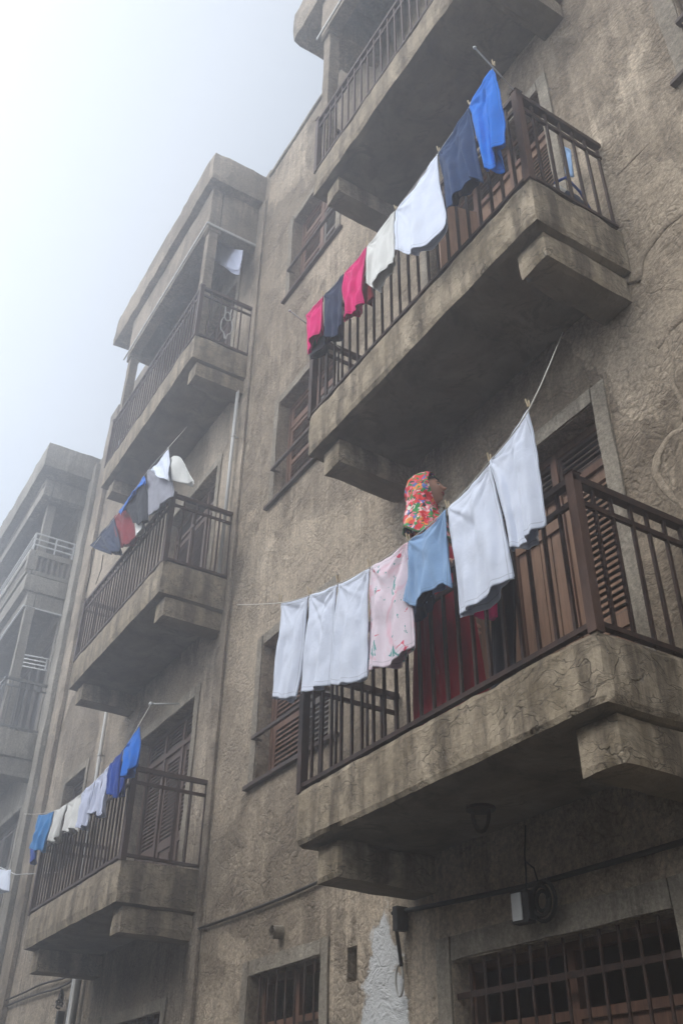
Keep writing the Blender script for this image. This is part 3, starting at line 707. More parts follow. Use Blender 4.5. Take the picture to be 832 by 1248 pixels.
# ------------------------------------------------------------------ laundry
def catmull(pts, n=8):
    out = []
    for i in range(len(pts)-1):
        p0, p1, p2, p3 = pts[max(i-1, 0)], pts[i], pts[i+1], pts[min(i+2, len(pts)-1)]
        for k in range(n):
            t = k/n; out.append(.5*((2*p1)+(-p0+p2)*t+(2*p0-5*p1+4*p2-p3)*t*t+(-p0+3*p1-3*p2+p3)*t**3))
    out.append(pts[-1]); return out
def along(pts, t):
    L = [0]
    for a, b_ in zip(pts, pts[1:]): L.append(L[-1]+(b_-a).length)
    d = t*L[-1]
    for i in range(len(pts)-1):
        if d <= L[i+1] or i == len(pts)-2:
            k = (d-L[i])/max(1e-9, L[i+1]-L[i]); return pts[i].lerp(pts[i+1], min(1, max(0, k)))
def garment(name, label, cat, m, tl, tr, bottom, y, group, seed=0, folds=3.0, amp=.03, kamp=.6, sag=.03, left=None, right=None, yb=None, swag=1.0, nu=46, nv=60, hem=.0, parent=None):
    """hanging cloth: top edge pegged at two points of the line, free bottom hem, folds across its depth"""
    rnd = random.Random(seed*13+5); amp *= kamp
    TL, TR = P(*tl, y), P(*tr, y); yb = y if yb is None else yb
    Bp = [P(u, v, yb) for u, v in bottom]; Bf = catmull(Bp, 6) if len(Bp) > 2 else Bp
    Lf = catmull([TL]+[P(u, v, y) for u, v in (left or [])]+[Bp[0]], 6); Rf = catmull([TR]+[P(u, v, y) for u, v in (right or [])]+[Bp[-1]], 6)
    w = (TR-TL).length; h = ((TL-Bp[0]).length+(TR-Bp[-1]).length)/2
    ph = [rnd.uniform(0, 6.28) for _ in range(8)]; fr = [rnd.uniform(.8, 1.2) for _ in range(8)]
    def fn(u, v):
        top = TL.lerp(TR, u)-Vector((0, 0, sag*w*4*u*(1-u)))
        L_, R_, B_ = along(Lf, v), along(Rf, v), along(Bf, u)
        # Coons patch
        p = (top*(1-v)+B_*v)+(L_*(1-u)+R_*u)-(TL*(1-u)*(1-v)+TR*u*(1-v)+Bp[0]*(1-u)*v+Bp[-1]*u*v)
        X, Z = u*w, v*h
        d = 0
        # long pleats falling from the pegs
        wv = .22*math.sin(2.1*v+ph[0])+.1*math.sin(5*v+ph[1])
        env = min(1, v*2.2+.12)
        s1 = math.sin(2*PI*(folds*(u+wv*.35))+ph[2]); d += amp*env*(s1-.35*abs(s1))
        d += amp*.45*env*math.sin(2*PI*(folds*2.3*fr[0]*(u-.3*wv))+ph[3])*(.4+.6*v)
        # creases radiating from each peg
        for cx, k in ((0, 0), (w, 1)):
            ax = abs(X-cx); r = math.hypot(ax, Z)+1e-4
            for i_ in range(5):
                an = (.08, .33, .62, .95, 1.3)[i_]+.12*math.sin(ph[(i_+3*k) % 8]*3)
                # distance to a crease that leaves the peg and bends down as it goes
                bend = .25*r*math.sin(ph[(i_+k) % 8]); px_ = math.sin(PI/2-an); pz_ = math.sin(an)
                pd = ax*pz_-Z*px_+bend*r; L_c = h*(.35+.5*abs(math.sin(ph[(i_+2*k+1) % 8]*2)))
                if ax*px_+Z*pz_ > 0: d += swag*(.011 if i_ % 2 else -.009)*math.exp(-(pd/(.007+.05*r))**2)*max(0, 1-r/L_c)*min(1, r/.03)
        # slack swags between the pegs
        q_ = 4*(u-.5)**2; d += swag*.008*math.sin((Z-.35*w*(1-q_))*24*fr[4]+ph[6])*math.exp(-Z/(.45*h))*(1-q_)
        d += .012*noise.noise(Vector((X*4+seed*7, Z*3, 0)))+.006*noise.noise(Vector((X*13, Z*9, seed)))
        p = p.copy(); p.y += d
        p.x += .3*d*math.sin(6*u+ph[7])
        e = v**3
        p.z += e*(.006*math.sin(2*PI*folds*u+ph[1])+.010*noise.noise(Vector((u*7, seed, 2))))
        return p
    lay = .5 if w*h > .012 else 0; bw = min(.05, w*.18)*lay*2
    def front(u, v): p = fn(u, v); p.y -= .6*bw*math.sin(PI*u)*v**.8; return p
    def back(u, v):
        p = fn(u, v); p.y += .004+bw*math.sin(PI*u)*v**.8
        p.z += (.05*math.sin(2.2*u+ph[5])+.012)*w*v**2; return p
    mb = MB()
    for ff, on in ((front, 1), (back, lay)):
        if on:
            n0 = mb.grid(ff, nu, nv)
            for j_ in range(nv+1):
                for i_ in range(nu+1): mb.uv[n0+j_*(nu+1)+i_] = (i_/nu, j_/nv, 0, 1)
    o = build(name, mb, M[m] if isinstance(m, str) else m, parent, smooth=True, label=label, cat=cat, group=group)
    s_ = o.modifiers.new('thickness', 'SOLIDIFY'); s_.thickness = .0035; s_.offset = 0
    return o
def peg(u, v, y, label, group='clothes pegs on the lines', m='peg'):
    c = P(u, v, y); a = random.uniform(-.5, .5); mb = MB()
    ax = Vector((math.cos(a), math.sin(a)*.3, 0)); up = Vector((.15*random.uniform(-1, 1), -.1, 1)).normalized()
    for s_ in (-1, 1):
        p = c+Vector((0, s_*.007, 0)); mb.bar(p-up*.025, p+up*.03+Vector((0, s_*.005, 0)), .009, .006)
    build('clothes_peg', mb, M[m], label=label, cat='clothes peg', group=group)
def line(name, px, y, label, r=.004, ends=(), grp='washing lines strung in front of balconies'):
    pts = [e for e in ends[:1] if e is not None]+[P(u, v, y) for u, v in px]+[e for e in ends[1:] if e is not None]
    mb = MB(); mb.tube([Vector(p) for p in (catmull([Vector(q_) for q_ in pts], 4))], r, 6)
    return build(name, mb, M['rope'], smooth=True, label=label, cat='washing line', group=grp)

G1 = 'laundry on the middle balcony line'; y = 3.0
line('washing_line', [(340, 735), (378, 725), (413, 711), (450, 692), (497, 660), (545, 620), (596, 563), (645, 497)], y, 'washing line of white sheets in front of the woman',
     ends=(Vector((-9.18, 4.09, 5.53)), Vector((-3.52, 4.05, 5.22))))
garment('pillowcase', 'leftmost white cloth on the line before the woman, beside the shuttered window', 'cloth', 'white', (343, 734), (376, 726), [(331, 851), (345, 852), (362, 851)], y, G1, 1, 1.6, .022)
garment('pillowcase', 'second white cloth from the left on the line before the woman', 'cloth', 'white', (378, 725), (411, 713), [(367, 846), (384, 842), (403, 835)], y, G1, 2, 1.7, .022)
garment('pillowcase', 'third white cloth from the left, hanging directly left of the pink printed cloth', 'cloth', 'white', (413, 712), (450, 693), [(404, 833), (422, 835), (449, 826)], y, G1, 3, 1.9, .022)
garment('printed_cloth', 'pink and white printed cloth with green leaves hanging left of the light blue shirt', 'cloth', 'pinkflor', (452, 691), (497, 661), [(446, 818), (470, 815), (490, 803), (504, 786)], y, G1, 4, 2.0, .024, swag=1.5)
garment('denim_shirt', 'light blue crumpled shirt hanging in front of the woman', 'shirt', 'sky', (498, 660), (544, 622), [(495, 735), (510, 738), (528, 722), (540, 712), (551, 717)], y, G1, 5, 2.2, .028, swag=1.4)
garment('denim_shirt_tail', 'dark blue cloth showing below the light blue shirt', 'cloth', 'navy', (498, 722), (530, 712), [(502, 757), (512, 748), (528, 726)], 3.03, G1, 6, 1.6, .02)
garment('bedsheet', 'large white cloth hanging just right of the woman', 'cloth', 'white', (546, 620), (596, 565), [(559, 749), (580, 740), (602, 722), (624, 704)], y, G1, 7, 2.0, .026, right=[(606, 610), (616, 655)])
garment('bedsheet', 'white cloth highest on the line, hanging before the brown balcony door', 'cloth', 'white', (597, 563), (643, 499), [(624, 672), (636, 668), (650, 655), (662, 638)], y, G1, 8, 1.7, .034, left=[(610, 610), (620, 650)], right=[(648, 530), (656, 590)])
for (u, v), lb in zip([(342, 729), (377, 720), (412, 706), (450, 687), (497, 655), (545, 615), (596, 558), (643, 492)],
    ['peg at the outer left end of the white cloths', 'peg between the first and second white cloths', 'peg between the second and third white cloths', 'peg where the third white cloth meets the pink print',
     'peg between the pink print and the light blue shirt', 'peg just under the face of the woman', 'peg between the two large white cloths', 'peg at the high right end of the middle line']): peg(u, v, 3.0, lb)
garment('dark_garment', 'dark navy garment draped inside the railing right of the woman', 'garment', 'black', (600, 662), (626, 640), [(596, 850), (612, 842), (630, 832)], 3.34, G1, 9, 1.4, .02)
garment('pink_garment', 'hot pink garment with green trim behind the large white cloth', 'garment', 'magenta', (582, 716), (604, 700), [(576, 748), (592, 757), (607, 752)], 3.27, G1, 10, 1.2, .012, nu=20, nv=24)

G2 = 'laundry on the upper balcony line'; y = 3.0
rodm = M['white_metal']
def rod(a, b_, label, knob=True):
    mb = MB(); mb.tube([a, b_], .0065, 7); o = build('line_pole', mb, rodm, smooth=True, label=label, cat='pole', group='poles carrying the washing lines')
    if knob: k = MB(); k.ball(a, .013); build('pole_tip', k, rodm, o, smooth=True)
rod(P(353, 379, 2.84), Vector((-5.88, 3.5, 6.73)), 'white pole at the low left end of the upper washing line')
rod(P(578, 58, 2.74), Vector((-2.88, 3.3, 6.79)), 'white pole jutting from the railing corner beside the bright blue shirt')
line('washing_line', [(371, 384), (394, 361), (420, 333), (448, 300), (482, 257), (534, 186), (572, 130), (601, 81)], y, 'washing line with pink, navy, white and blue clothes on the upper balcony')
garment('pink_shirt', 'smaller hot pink shirt at the low left end of the upper line', 'shirt', 'magenta', (373, 384), (394, 361), [(376, 432), (380, 420), (392, 402)], y, G2, 11, 1.6, .03)
garment('navy_shirt', 'dark navy cloth hanging between the two hot pink ones', 'shirt', 'navy', (395, 360), (419, 334), [(393, 418), (410, 410), (417, 396)], y, G2, 12, 1.6, .03)
garment('pink_shirt', 'larger hot pink shirt left of the cream cloth on the upper line', 'shirt', 'magenta', (420, 333), (447, 301), [(418, 392), (430, 384), (443, 370)], y, G2, 13, 1.8, .03)
garment('cream_shirt', 'cream shirt between the hot pink shirt and the big white one', 'shirt', 'white2', (448, 300), (481, 258), [(447, 343), (458, 352), (470, 330), (484, 316)], y, G2, 14, 2.2, .03)
garment('white_shirt', 'large white shirt with curled hem left of the navy cloth', 'shirt', 'white', (483, 257), (533, 187), [(485, 306), (504, 310), (525, 298), (546, 266)], y, G2, 15, 1.8, .036, right=[(538, 225)])
garment('navy_shirt', 'large navy shirt beside the bright blue shirt on the upper line', 'shirt', cloth_mat('blue_navy_cotton', (.022, .055, .14), (.016, .04, .11), trans=.1), (534, 186), (571, 131), [(543, 255), (558, 243), (574, 219), (587, 222)], y, G2, 16, 2.2, .034)
garment('blue_shirt', 'bright blue shirt at the high right end of the upper line', 'shirt', 'blue', (572, 130), (600, 82), [(591, 208), (604, 208), (606, 186), (615, 174)], y, G2, 17, 1.7, .034, left=[(582, 168)], right=[(608, 120)])
garment('dark_sock', 'dark crumpled cloth below the small hot pink shirt', 'cloth', 'black', (376, 412), (394, 400), [(377, 438), (388, 432), (398, 416)], 3.06, G2, 18, 1.3, .02, nu=18, nv=20)
garment('dark_sock', 'wine red scrap hanging behind the larger hot pink shirt', 'cloth', 'red', (443, 345), (452, 342), [(443, 370), (449, 370), (455, 362)], 3.05, G2, 19, 1.3, .015, nu=16, nv=18)
for (u, v), lb in zip([(394, 358), (420, 330), (448, 297), (482, 253), (534, 182), (572, 126), (601, 77)],
    ['peg between the small pink shirt and the navy cloth', 'peg between the navy cloth and the larger pink shirt', 'peg between the pink shirt and the cream shirt', 'peg between the cream shirt and the white shirt',
     'peg between the white shirt and the navy shirt', 'peg between the navy shirt and the bright blue shirt', 'peg at the top of the bright blue shirt']): peg(u, v, y, lb)

G3 = 'laundry on the lowest left balcony line'; y = 3.05
line('washing_line', [(30, 992), (48, 992), (67, 988), (83, 979), (101, 966), (118, 950), (135, 931), (150, 914), (169, 884)], y, 'washing line on the lowest left balcony', ends=(None, P(184, 858, 3.75)))
mb = MB(); c = P(184, 858, 3.75); mb.ball(c, .03); mb.tube([c, (c.x+.1, WY, c.z+.05)], .012, 6); build('line_hook', mb, M['white_metal'], label='small pale hook above the lowest left washing line', cat='hook', smooth=True)
garment('blue_towel', 'sky blue towel at the far left end of the lowest left line', 'towel', 'blue2', (48, 993), (66, 989), [(38, 1033), (46, 1037), (54, 1036)], y, G3, 21, 2.4, .035, nu=30, nv=36)
garment('blue_rag', 'dark blue rag hanging below the sky blue towel', 'cloth', 'royal', (39, 1030), (46, 1034), [(38, 1052), (41, 1052), (44, 1046)], 3.09, G3, 22, 1, .02, nu=14, nv=18)
garment('cream_cloth', 'cream cloth beside the sky blue towel', 'cloth', 'white2', (67, 988), (82, 980), [(60, 1024), (66, 1026), (72, 1020)], y, G3, 23, 2, .03, nu=30, nv=36)
garment('cream_cloth', 'wider cream cloth before the pale lavender ones', 'cloth', 'white2', (83, 979), (101, 966), [(77, 1012), (84, 1014), (92, 1010), (94, 1014)], y, G3, 24, 2.2, .03, nu=30, nv=36)
garment('lavender_cloth', 'pale lavender cloth next to the wider cream cloth', 'cloth', 'lav', (101, 966), (117, 951), [(96, 1005), (100, 1010), (106, 1006)], y, G3, 25, 2, .03, nu=30, nv=36)
garment('lavender_cloth', 'shorter pale lavender cloth, middle one of three', 'cloth', 'lav', (118, 950), (126, 942), [(108, 991), (113, 992), (118, 987)], y, G3, 26, 1.5, .025, nu=30, nv=36)
garment('lavender_cloth', 'pale lavender cloth touching the royal blue shirt', 'cloth', 'lav', (127, 941), (135, 931), [(118, 997), (123, 995), (128, 988)], y, G3, 27, 1.5, .025, nu=30, nv=36)
garment('royal_shirt', 'royal blue shirt left of the brighter blue one on the lowest left line', 'shirt', 'royal', (135, 931), (150, 914), [(131, 967), (137, 969), (145, 973)], y, G3, 28, 2, .035, nu=30, nv=36)
garment('blue_shirt', 'brighter blue shirt at the high right end of the lowest left line', 'shirt', 'blue', (151, 913), (169, 885), [(150, 948), (158, 944), (166, 931)], y, G3, 29, 2, .035, nu=30, nv=36, right=[(169, 910)])
garment('blue_rag', 'royal blue sleeve hanging under the bright blue shirt', 'cloth', 'royal', (146, 930), (154, 925), [(143, 972), (148, 970), (151, 958)], 3.08, G3, 30, 1, .02, nu=14, nv=18)

G4 = 'laundry on the second left balcony line'; y = 3.0
line('washing_line', [(112, 668), (150, 618), (180, 574), (205, 546)], y, 'washing line with dark and white clothes on the second left balcony', ends=(None, P(228, 520, 3.75)))
rod(P(205, 545, 3.0), Vector((-9.5, 3.22, 7.0)), 'pole standing on the railing corner of the second left balcony', False)
for k, (a, b_) in enumerate((((112, 670), (105, 722)), ((126, 676), (117, 712)))):
    mb = MB(); mb.tube([P(*a, 3.0), P((a[0]+b_[0])/2+2, (a[1]+b_[1])/2, 3.05), P(*b_, 3.12)], .006, 5)
    build('hanging_cord', mb, M['cable'], smooth=True, label=['outer thin cord hanging under the navy shirt on the second left balcony', 'inner thin cord hanging under the navy shirt on the second left balcony'][k], cat='cord')
garment('navy_shirt', 'dark navy shirt at the low left end of the second left balcony line', 'shirt', 'navy', (110, 665), (139, 631), [(135, 676), (142, 674), (149, 668)], y, G4, 31, 1.6, .03, left=[(122, 671)], nu=30, nv=36)
garment('red_shirt', 'dark red cloth between the navy and the black shirt', 'shirt', 'red', (139, 631), (158, 608), [(147, 668), (158, 664), (168, 650)], 3.03, G4, 32, 1.8, .03, nu=30, nv=36)
garment('black_shirt', 'black shirt with blue band on the second left balcony line', 'shirt', 'black', (150, 618), (177, 582), [(164, 636), (172, 640), (180, 634)], 2.98, G4, 33, 1.8, .03, nu=30, nv=36)
garment('blue_band', 'bright blue cloth folded over the line above the black shirt', 'cloth', 'blue', (145, 624), (176, 580), [(148, 628), (163, 604), (178, 586)], 2.95, G4, 34, 2, .02, nu=30, nv=16)
garment('grey_sheet', 'grey sheet hanging beside the blue banded black shirt', 'sheet', 'grey', (180, 574), (205, 556), [(181, 632), (195, 620), (211, 605)], 3.03, G4, 35, 1.5, .03, nu=30, nv=36)
garment('white_cloth', 'white cloth over the pole end of the second left balcony line', 'cloth', 'white', (184, 573), (205, 548), [(190, 578), (198, 583), (208, 586)], 2.97, G4, 36, 1.6, .03, nu=30, nv=30)
garment('white_cloth', 'white cloth blown out to the right of the pole on the second left balcony', 'cloth', 'white2', (206, 560), (226, 568), [(208, 586), (222, 589), (240, 589)], 3.0, G4, 37, 1.6, .04, sag=-.12, yb=3.1, nu=30, nv=30)
garment('white_cloth', 'small white scrap between the dark red and black shirts', 'cloth', 'white2', (166, 637), (173, 634), [(167, 655), (171, 650), (174, 641)], 3.02, G4, 38, 1, .015, nu=12, nv=14)
garment('lavender_sheet', 'pale blue sheet hanging under the beam of the hazy top left loggia', 'sheet', 'lav', (259, 289), (296, 305), [(259, 315), (272, 324), (285, 329), (293, 329)], 3.8, None, 39, 3, .04, nu=40, nv=30)
garment('white_cloth', 'white cloth at the left edge hanging from the far building', 'cloth', 'white', (-12, 1050), (14, 1060), [(-14, 1078), (0, 1084), (10, 1086)], 3.5, None, 40, 1.6, .03, nu=20, nv=20)
mb = MB(); mb.tube([P(-20, 1048, 3.5), P(20, 1066, 3.5), P(20, 1066, 3.5)+Vector((.1, .6, .1))], .008, 5); build('cloth_bar', mb, M['white_metal'], label='thin bar holding the white cloth at the left edge', cat='bar', smooth=True)

# ------------------------------------------------------------------ things kept on balconies
def lump(mb, c, r, seed, amp=.25, nu=22, nv=16):
    c = Vector(c)
    def f(u, v):
        d = Vector((math.sin(PI*v)*math.cos(2*PI*u), math.sin(PI*v)*math.sin(2*PI*u), math.cos(PI*v)))
        k = 1+amp*noise.noise(d*2.1+Vector((seed, 0, 0)))+amp*.5*(1-2*abs(noise.noise(d*4.3+Vector((0, seed, 0)))))
        return c+Vector((d.x*r[0], d.y*r[1], d.z*r[2]))*k
    mb.grid(f, nu, nv, True)
bag = thing('bag', (-3.05, 3.85, 5.74), 'dark blue bundle bag behind the side railing of the upper balcony', 'bag')
mb = MB(); lump(mb, (-3.08, 3.78, 5.93), (.14, .2, .19), 3); build('bag_body', mb, M['navy'], bag, smooth=True)
mb = MB(); lump(mb, (-3.0, 3.66, 6.02), (.05, .07, .06), 5); build('bag_flap', mb, M['white2'], bag, smooth=True)
mb = MB(); mb.tube([(-2.98, 3.62, 6.1), (-2.95, 3.72, 6.2), (-2.96, 3.86, 6.14), (-2.97, 3.96, 5.98)], .012, 6); build('bag_strap', mb, M['royal'], bag, smooth=True)
garment('blue_cloth', 'narrow pale blue cloth hanging on the wall above the dark blue bundle', 'cloth', 'sky', (687, 178), (694, 182), [(688, 210), (693, 214), (699, 216)], 3.95, None, 41, 1, .01, nu=12, nv=16)
t = P(468, 70, 3.36); mb = MB(); lump(mb, (t.x, t.y+.05, 9.56+.17), (.24, .08, .17), 9, .5); build('laundry_bundle', mb, simple('black_white_print', (.02, .02, .025), (.7, .7, .72), 14, .9), label='black and white printed bundle behind the highest right railing', cat='bundle', smooth=True)
t = P(403, 165, 3.4); mb = MB(); lump(mb, (t.x+.02, t.y, 9.56+.16), (.16, .09, .16), 12, .5); build('laundry_bundle', mb, simple('dark_green_print', (.02, .03, .03), (.09, .12, .12), 14, .9), label='dark bundle at the left end of the highest right balcony', cat='bundle', smooth=True)
t = P(150, 528, 3.36); mb = MB(); lump(mb, (t.x, t.y+.02, 9.87+.28), (.3, .06, .24), 15, .5); build('laundry_bundle', mb, simple('grey_white_print', (.14, .14, .16), (.7, .7, .74), 10, .9), label='white patterned bundle at the left end of the hazy top left balcony', cat='bundle', smooth=True)

# ------------------------------------------------------------------ the woman
def skin_obj(name, joints, links, m, parent, root=0, sub=2, origin=None, label=None):
    """one continuous skinned figure: joints = (point, radius or (rx, ry))"""
    org = Vector(origin or joints[root][0])*S
    me = bpy.data.meshes.new(name)
    me.from_pydata([tuple(Vector(j[0])*S-org) for j in joints], links, [])
    me.materials.append(m)
    o = bpy.data.objects.new(name, me); COL.objects.link(o); o.parent = parent
    o.location = org-(wpos(parent) if parent else Vector((0,0,0)))
    md = o.modifiers.new('skin', 'SKIN'); md.use_smooth_shade = True; md.branch_smoothing = .6
    lay = me.skin_vertices[0] if len(me.skin_vertices) else None
    if lay is None:
        md2 = me.attributes; lay = me.skin_vertices[0]
    for i, j in enumerate(joints):
        r = j[1] if isinstance(j[1], tuple) else (j[1], j[1])
        lay.data[i].radius = (r[0]*S, r[1]*S); lay.data[i].use_root = (i == root)
    ss = o.modifiers.new('smooth', 'SUBSURF'); ss.levels = sub; ss.render_levels = sub
    if label: o['label'] = label
    return o
Fv = Vector((.80, .60, 0)).normalized(); Rv = Vector((Fv.y, -Fv.x, 0)); Zv = Vector((0,0,1))
Hc = P(521.5, 600, 3.42); FZ = 2.2
woman = thing('person', (Hc.x+.06, 3.45, FZ), 'woman in a red floral headscarf and crimson dress standing behind the hanging white laundry', 'person')
msk, nt, b = mat('brown_skin', .55); b.inputs['Base Color'].default_value = (.36, .19, .125, 1); b.inputs['Subsurface Weight'].default_value = .08
b.inputs['Subsurface Radius'].default_value = (.01, .004, .002); q = NB(nt); q.link(q.bump(q.noise(q.coords(), 90, 3), .1, .001), b.inputs['Normal'])
def at(f, r, z, base=None): return (base or Vector((Hc.x-.015, 3.47, FZ)))+Fv*f+Rv*r+Zv*z
neck0 = Hc-Zv*.17-Fv*.03
J = [(at(0,0,1.0), (.15,.11)), (at(0,0,1.18), (.125,.095)), (at(0,0,1.38), (.14,.10)), (at(-.01,0,1.53), (.11,.075)), (neck0-Zv*.02, .055), (Hc-Zv*.08-Fv*.02, .06),
     (at(0,.085,.93), .10), (at(.02,.10,.52), .065), (at(0,.10,.10), .042), (at(.10,.11,.04), .035), (at(.17,.12,.03), .025),
     (at(0,-.085,.93), .10), (at(.02,-.10,.52), .065), (at(-.02,-.10,.10), .042), (at(.08,-.11,.04), .035), (at(.15,-.12,.03), .025)]
E_ = [(0,1),(1,2),(2,3),(3,4),(4,5),(0,6),(6,7),(7,8),(8,9),(9,10),(0,11),(11,12),(12,13),(13,14),(14,15)]
def arm(sh, el, wr, hand, curl, thumb, side):
    n = len(J); J.extend([(sh, .045), (el, .045), (wr, .028), (wr+(hand*.055), (.036, .018))])
    E_.extend([(3, n), (n, n+1), (n+1, n+2), (n+2, n+3)])
    side_v = side.normalized(); h = hand.normalized()
    for k, (off, ln) in enumerate(((-.033, .062), (-.011, .078), (.011, .074), (.033, .058))):
        a = wr+h*.10+side_v*off*.9; p1 = a+h*ln*.45+curl*.006; p2 = p1+h*ln*.25+curl*ln*.35; p3 = p2-h*.002+curl*ln*.32
        m_ = len(J); J.extend([(a, .0125), (p1, .0105), (p2, .0095), (p3, .008)]); E_.extend([(n+3, m_), (m_, m_+1), (m_+1, m_+2), (m_+2, m_+3)])
    m_ = len(J); t0 = wr+h*.035+thumb*.032; J.extend([(t0, .014), (t0+h*.03+thumb*.022, .012), (t0+h*.055+thumb*.024+curl*.02, .009)]); E_.extend([(n+3, m_), (m_, m_+1), (m_+1, m_+2)])
shR, shL = at(-.01, .165, 1.52), at(-.01, -.165, 1.52)
wrR = Vector((Hc.x+.34, 3.235, 3.175)); elR = at(.08, .27, 1.18)
arm(shR, elR, wrR, Vector((1, .05, -.05)).normalized(), Vector((.1, 0, -1)).normalized(), Vector((0, 1, -.2)).normalized(), Vector((0, 1, 0)))
elL = at(.02, -.27, 1.20); wrL = at(.13, -.25, .93)
arm(shL, elL, wrL, (Fv*.35-Zv).normalized(), Fv*.5+Rv*.8, Fv, Fv)
skin_obj('body', J, E_, msk, woman)
# head with face
def face_r(lon, lat):
    """surface point of the head; lon 0 looks forward, lat in -pi/2..pi/2"""
    cl_, sl = math.cos(lat), math.sin(lat)
    f = .108*cl_*math.cos(lon); r = .080*cl_*math.sin(lon); z = .130*sl
    g = lambda x, s_: math.exp(-(x/s_)**2)
    front = max(0, math.cos(lon))
    # jaw narrows and comes forward, skull fills out behind
    if z < 0: r *= 1-.28*(-z/.13)**1.5; f += .012*(-z/.13)*front
    if f < 0: f *= 1.12
    if front > .2: f -= .006*g(z-.045, .03)*front
    nose = g(lon, .17)*(g(z-.004, .020)*.012+g(z+.012, .013)*.026+g(z-.03, .02)*.004); f += nose
    f -= g(z+.027, .006)*g(lon, .2)*.003
    f += g(lon, .26)*(g(z+.043, .006)*.009+g(z+.056, .006)*.009)
    f -= g(z+.0495, .003)*g(lon, .24)*.003
    f -= g(z+.070, .008)*g(lon, .4)*.006
    f += g(lon, .30)*g(z+.094, .018)*.012
    f += g(z-.040, .010)*g(abs(lon)-.30, .28)*.005
    for s_ in (-1, 1):
        f -= g(lon-s_*.45, .17)*g(z-.020, .013)*.010
        f += g(lon-s_*.62, .25)*g(z+.012, .022)*.004; 
    return Hc+Fh*f+Rh*r+Zh*z
tilt = .10
Fh = (Fv*math.cos(tilt)+Zv*math.sin(tilt)).normalized(); Rh = Rv; Zh = Rh.cross(Fh)*1.0
if Zh.z < 0: Zh = -Zh
mb = MB(); mb.grid(lambda u, v: face_r((u-.5)*2*PI, (v-.5)*PI*.998), 96, 90, True)
head = build('head', mb, msk, woman, smooth=True, merge=True)
def patch(fn, lon0, lon1, lat0, lat1, off, shape, nu=18, nv=8):
    mb = MB()
    def f(u, v):
        lon = lon0+(lon1-lon0)*u; c = shape(u); lat = lat0+(lat1-lat0)*(.5+(v-.5)*c[0])+c[1]
        p = face_r(lon, lat); return p+(p-Hc).normalized()*off*(1-(2*v-1)**2*.7)
    mb.grid(f, nu, nv); return mb
lipm = simple('red_lipstick', (.30, .02, .025), (.24, .015, .02), 60, .35)
build('lips', patch(face_r, -.36, .36, -.49, -.31, .0025, lambda u: (max(.05, math.sin(PI*u))**.6, .01*(2*u-1)**2)), lipm, head, smooth=True)
eyew = simple('eye_white', (.6, .58, .55), (.66, .64, .6), 50, .25); eyeb = simple('dark_iris', (.015, .008, .006), (.02, .012, .01), 50, .15)
brow = simple('dark_brow_hair', (.012, .008, .007), (.02, .013, .011), 90, .8)
for s_ in (-1, 1):
    lon, lat = s_*.45, .145
    build('eye', patch(face_r, lon-.19, lon+.19, lat-.065, lat+.065, .003, lambda u: (max(.04, math.sin(PI*u)), 0)), eyew, head, smooth=True)
    build('iris', patch(face_r, lon-.08, lon+.08, lat-.06, lat+.06, .0042, lambda u: (max(.04, math.sin(PI*u)), 0), 10, 6), eyeb, head, smooth=True)
    build('eyelid', patch(face_r, lon-.17, lon+.17, lat+.03, lat+.075, .0042, lambda u: (max(.1, math.sin(PI*u)), -.05*(2*u-1)**2), 14, 4), brow, head, smooth=True)
    build('eyebrow', patch(face_r, lon-.22, lon+.22, lat+.17, lat+.23, .003, lambda u: (max(.15, math.sin(PI*u)), -.06*(2*u-1)**2), 14, 4), brow, head, smooth=True)
# dark hair showing at the brow
mb = MB()
def hairf(u, v):
    lon = (u-.5)*2.6; lat = .62+v*.95-.22*math.cos(lon*1.2)*(1-v)*0-.25*(abs(lon)/1.3)**2*(1-v)
    p = face_r(lon, min(lat, 1.55)); return p+(p-Hc).normalized()*.008
mb.grid(hairf, 40, 14); build('hair', mb, brow, woman, smooth=True)
# headscarf: hood round the head, falling to the shoulders
sm, nt, b = mat('floral_headscarf', .75); q = NB(nt); co = q.coords()
wn = q.n('ShaderNodeTexNoise'); wn.inputs['Scale'].default_value = 13; wn.inputs['Detail'].default_value = 3; q.link(co, wn.inputs['Vector']); cw = q.vadd(co, wn.outputs['Color'], .075)
v1 = q.voro(cw, 27); v2 = q.voro(cw, 58)
s1 = q.n('ShaderNodeSeparateColor'); q.link(v1.outputs['Color'], s1.inputs[0]); s2 = q.n('ShaderNodeSeparateColor'); q.link(v2.outputs['Color'], s2.inputs[0])
c1 = q.ramp(s1.outputs[0], [(0, (.62, .02, .025)), (.2, (.75, .14, .20)), (.30, (.03, .26, .07)), (.50, (.80, .50, .52)), (.57, (.70, .05, .04)), (.68, (.02, .05, .03)), (.82, (.08, .16, .42)), (.87, (.80, .26, .05)), (.94, (.66, .66, .52))], 'CONSTANT')
c2 = q.ramp(s2.outputs[1], [(0, (.78, .22, .28)), (.3, (.85, .62, .60)), (.45, (.04, .30, .09)), (.66, (.70, .03, .05)), (.85, (.015, .03, .03))], 'CONSTANT')
q.link(q.mix(q.ramp(s2.outputs[0], [(0, W3(0)), (.6, W3(1))], 'CONSTANT'), c1, c2), b.inputs['Base Color'])
q.link(q.bump(q.noise(co, 30, 4, .6, .5), .4, .008), b.inputs['Normal'])
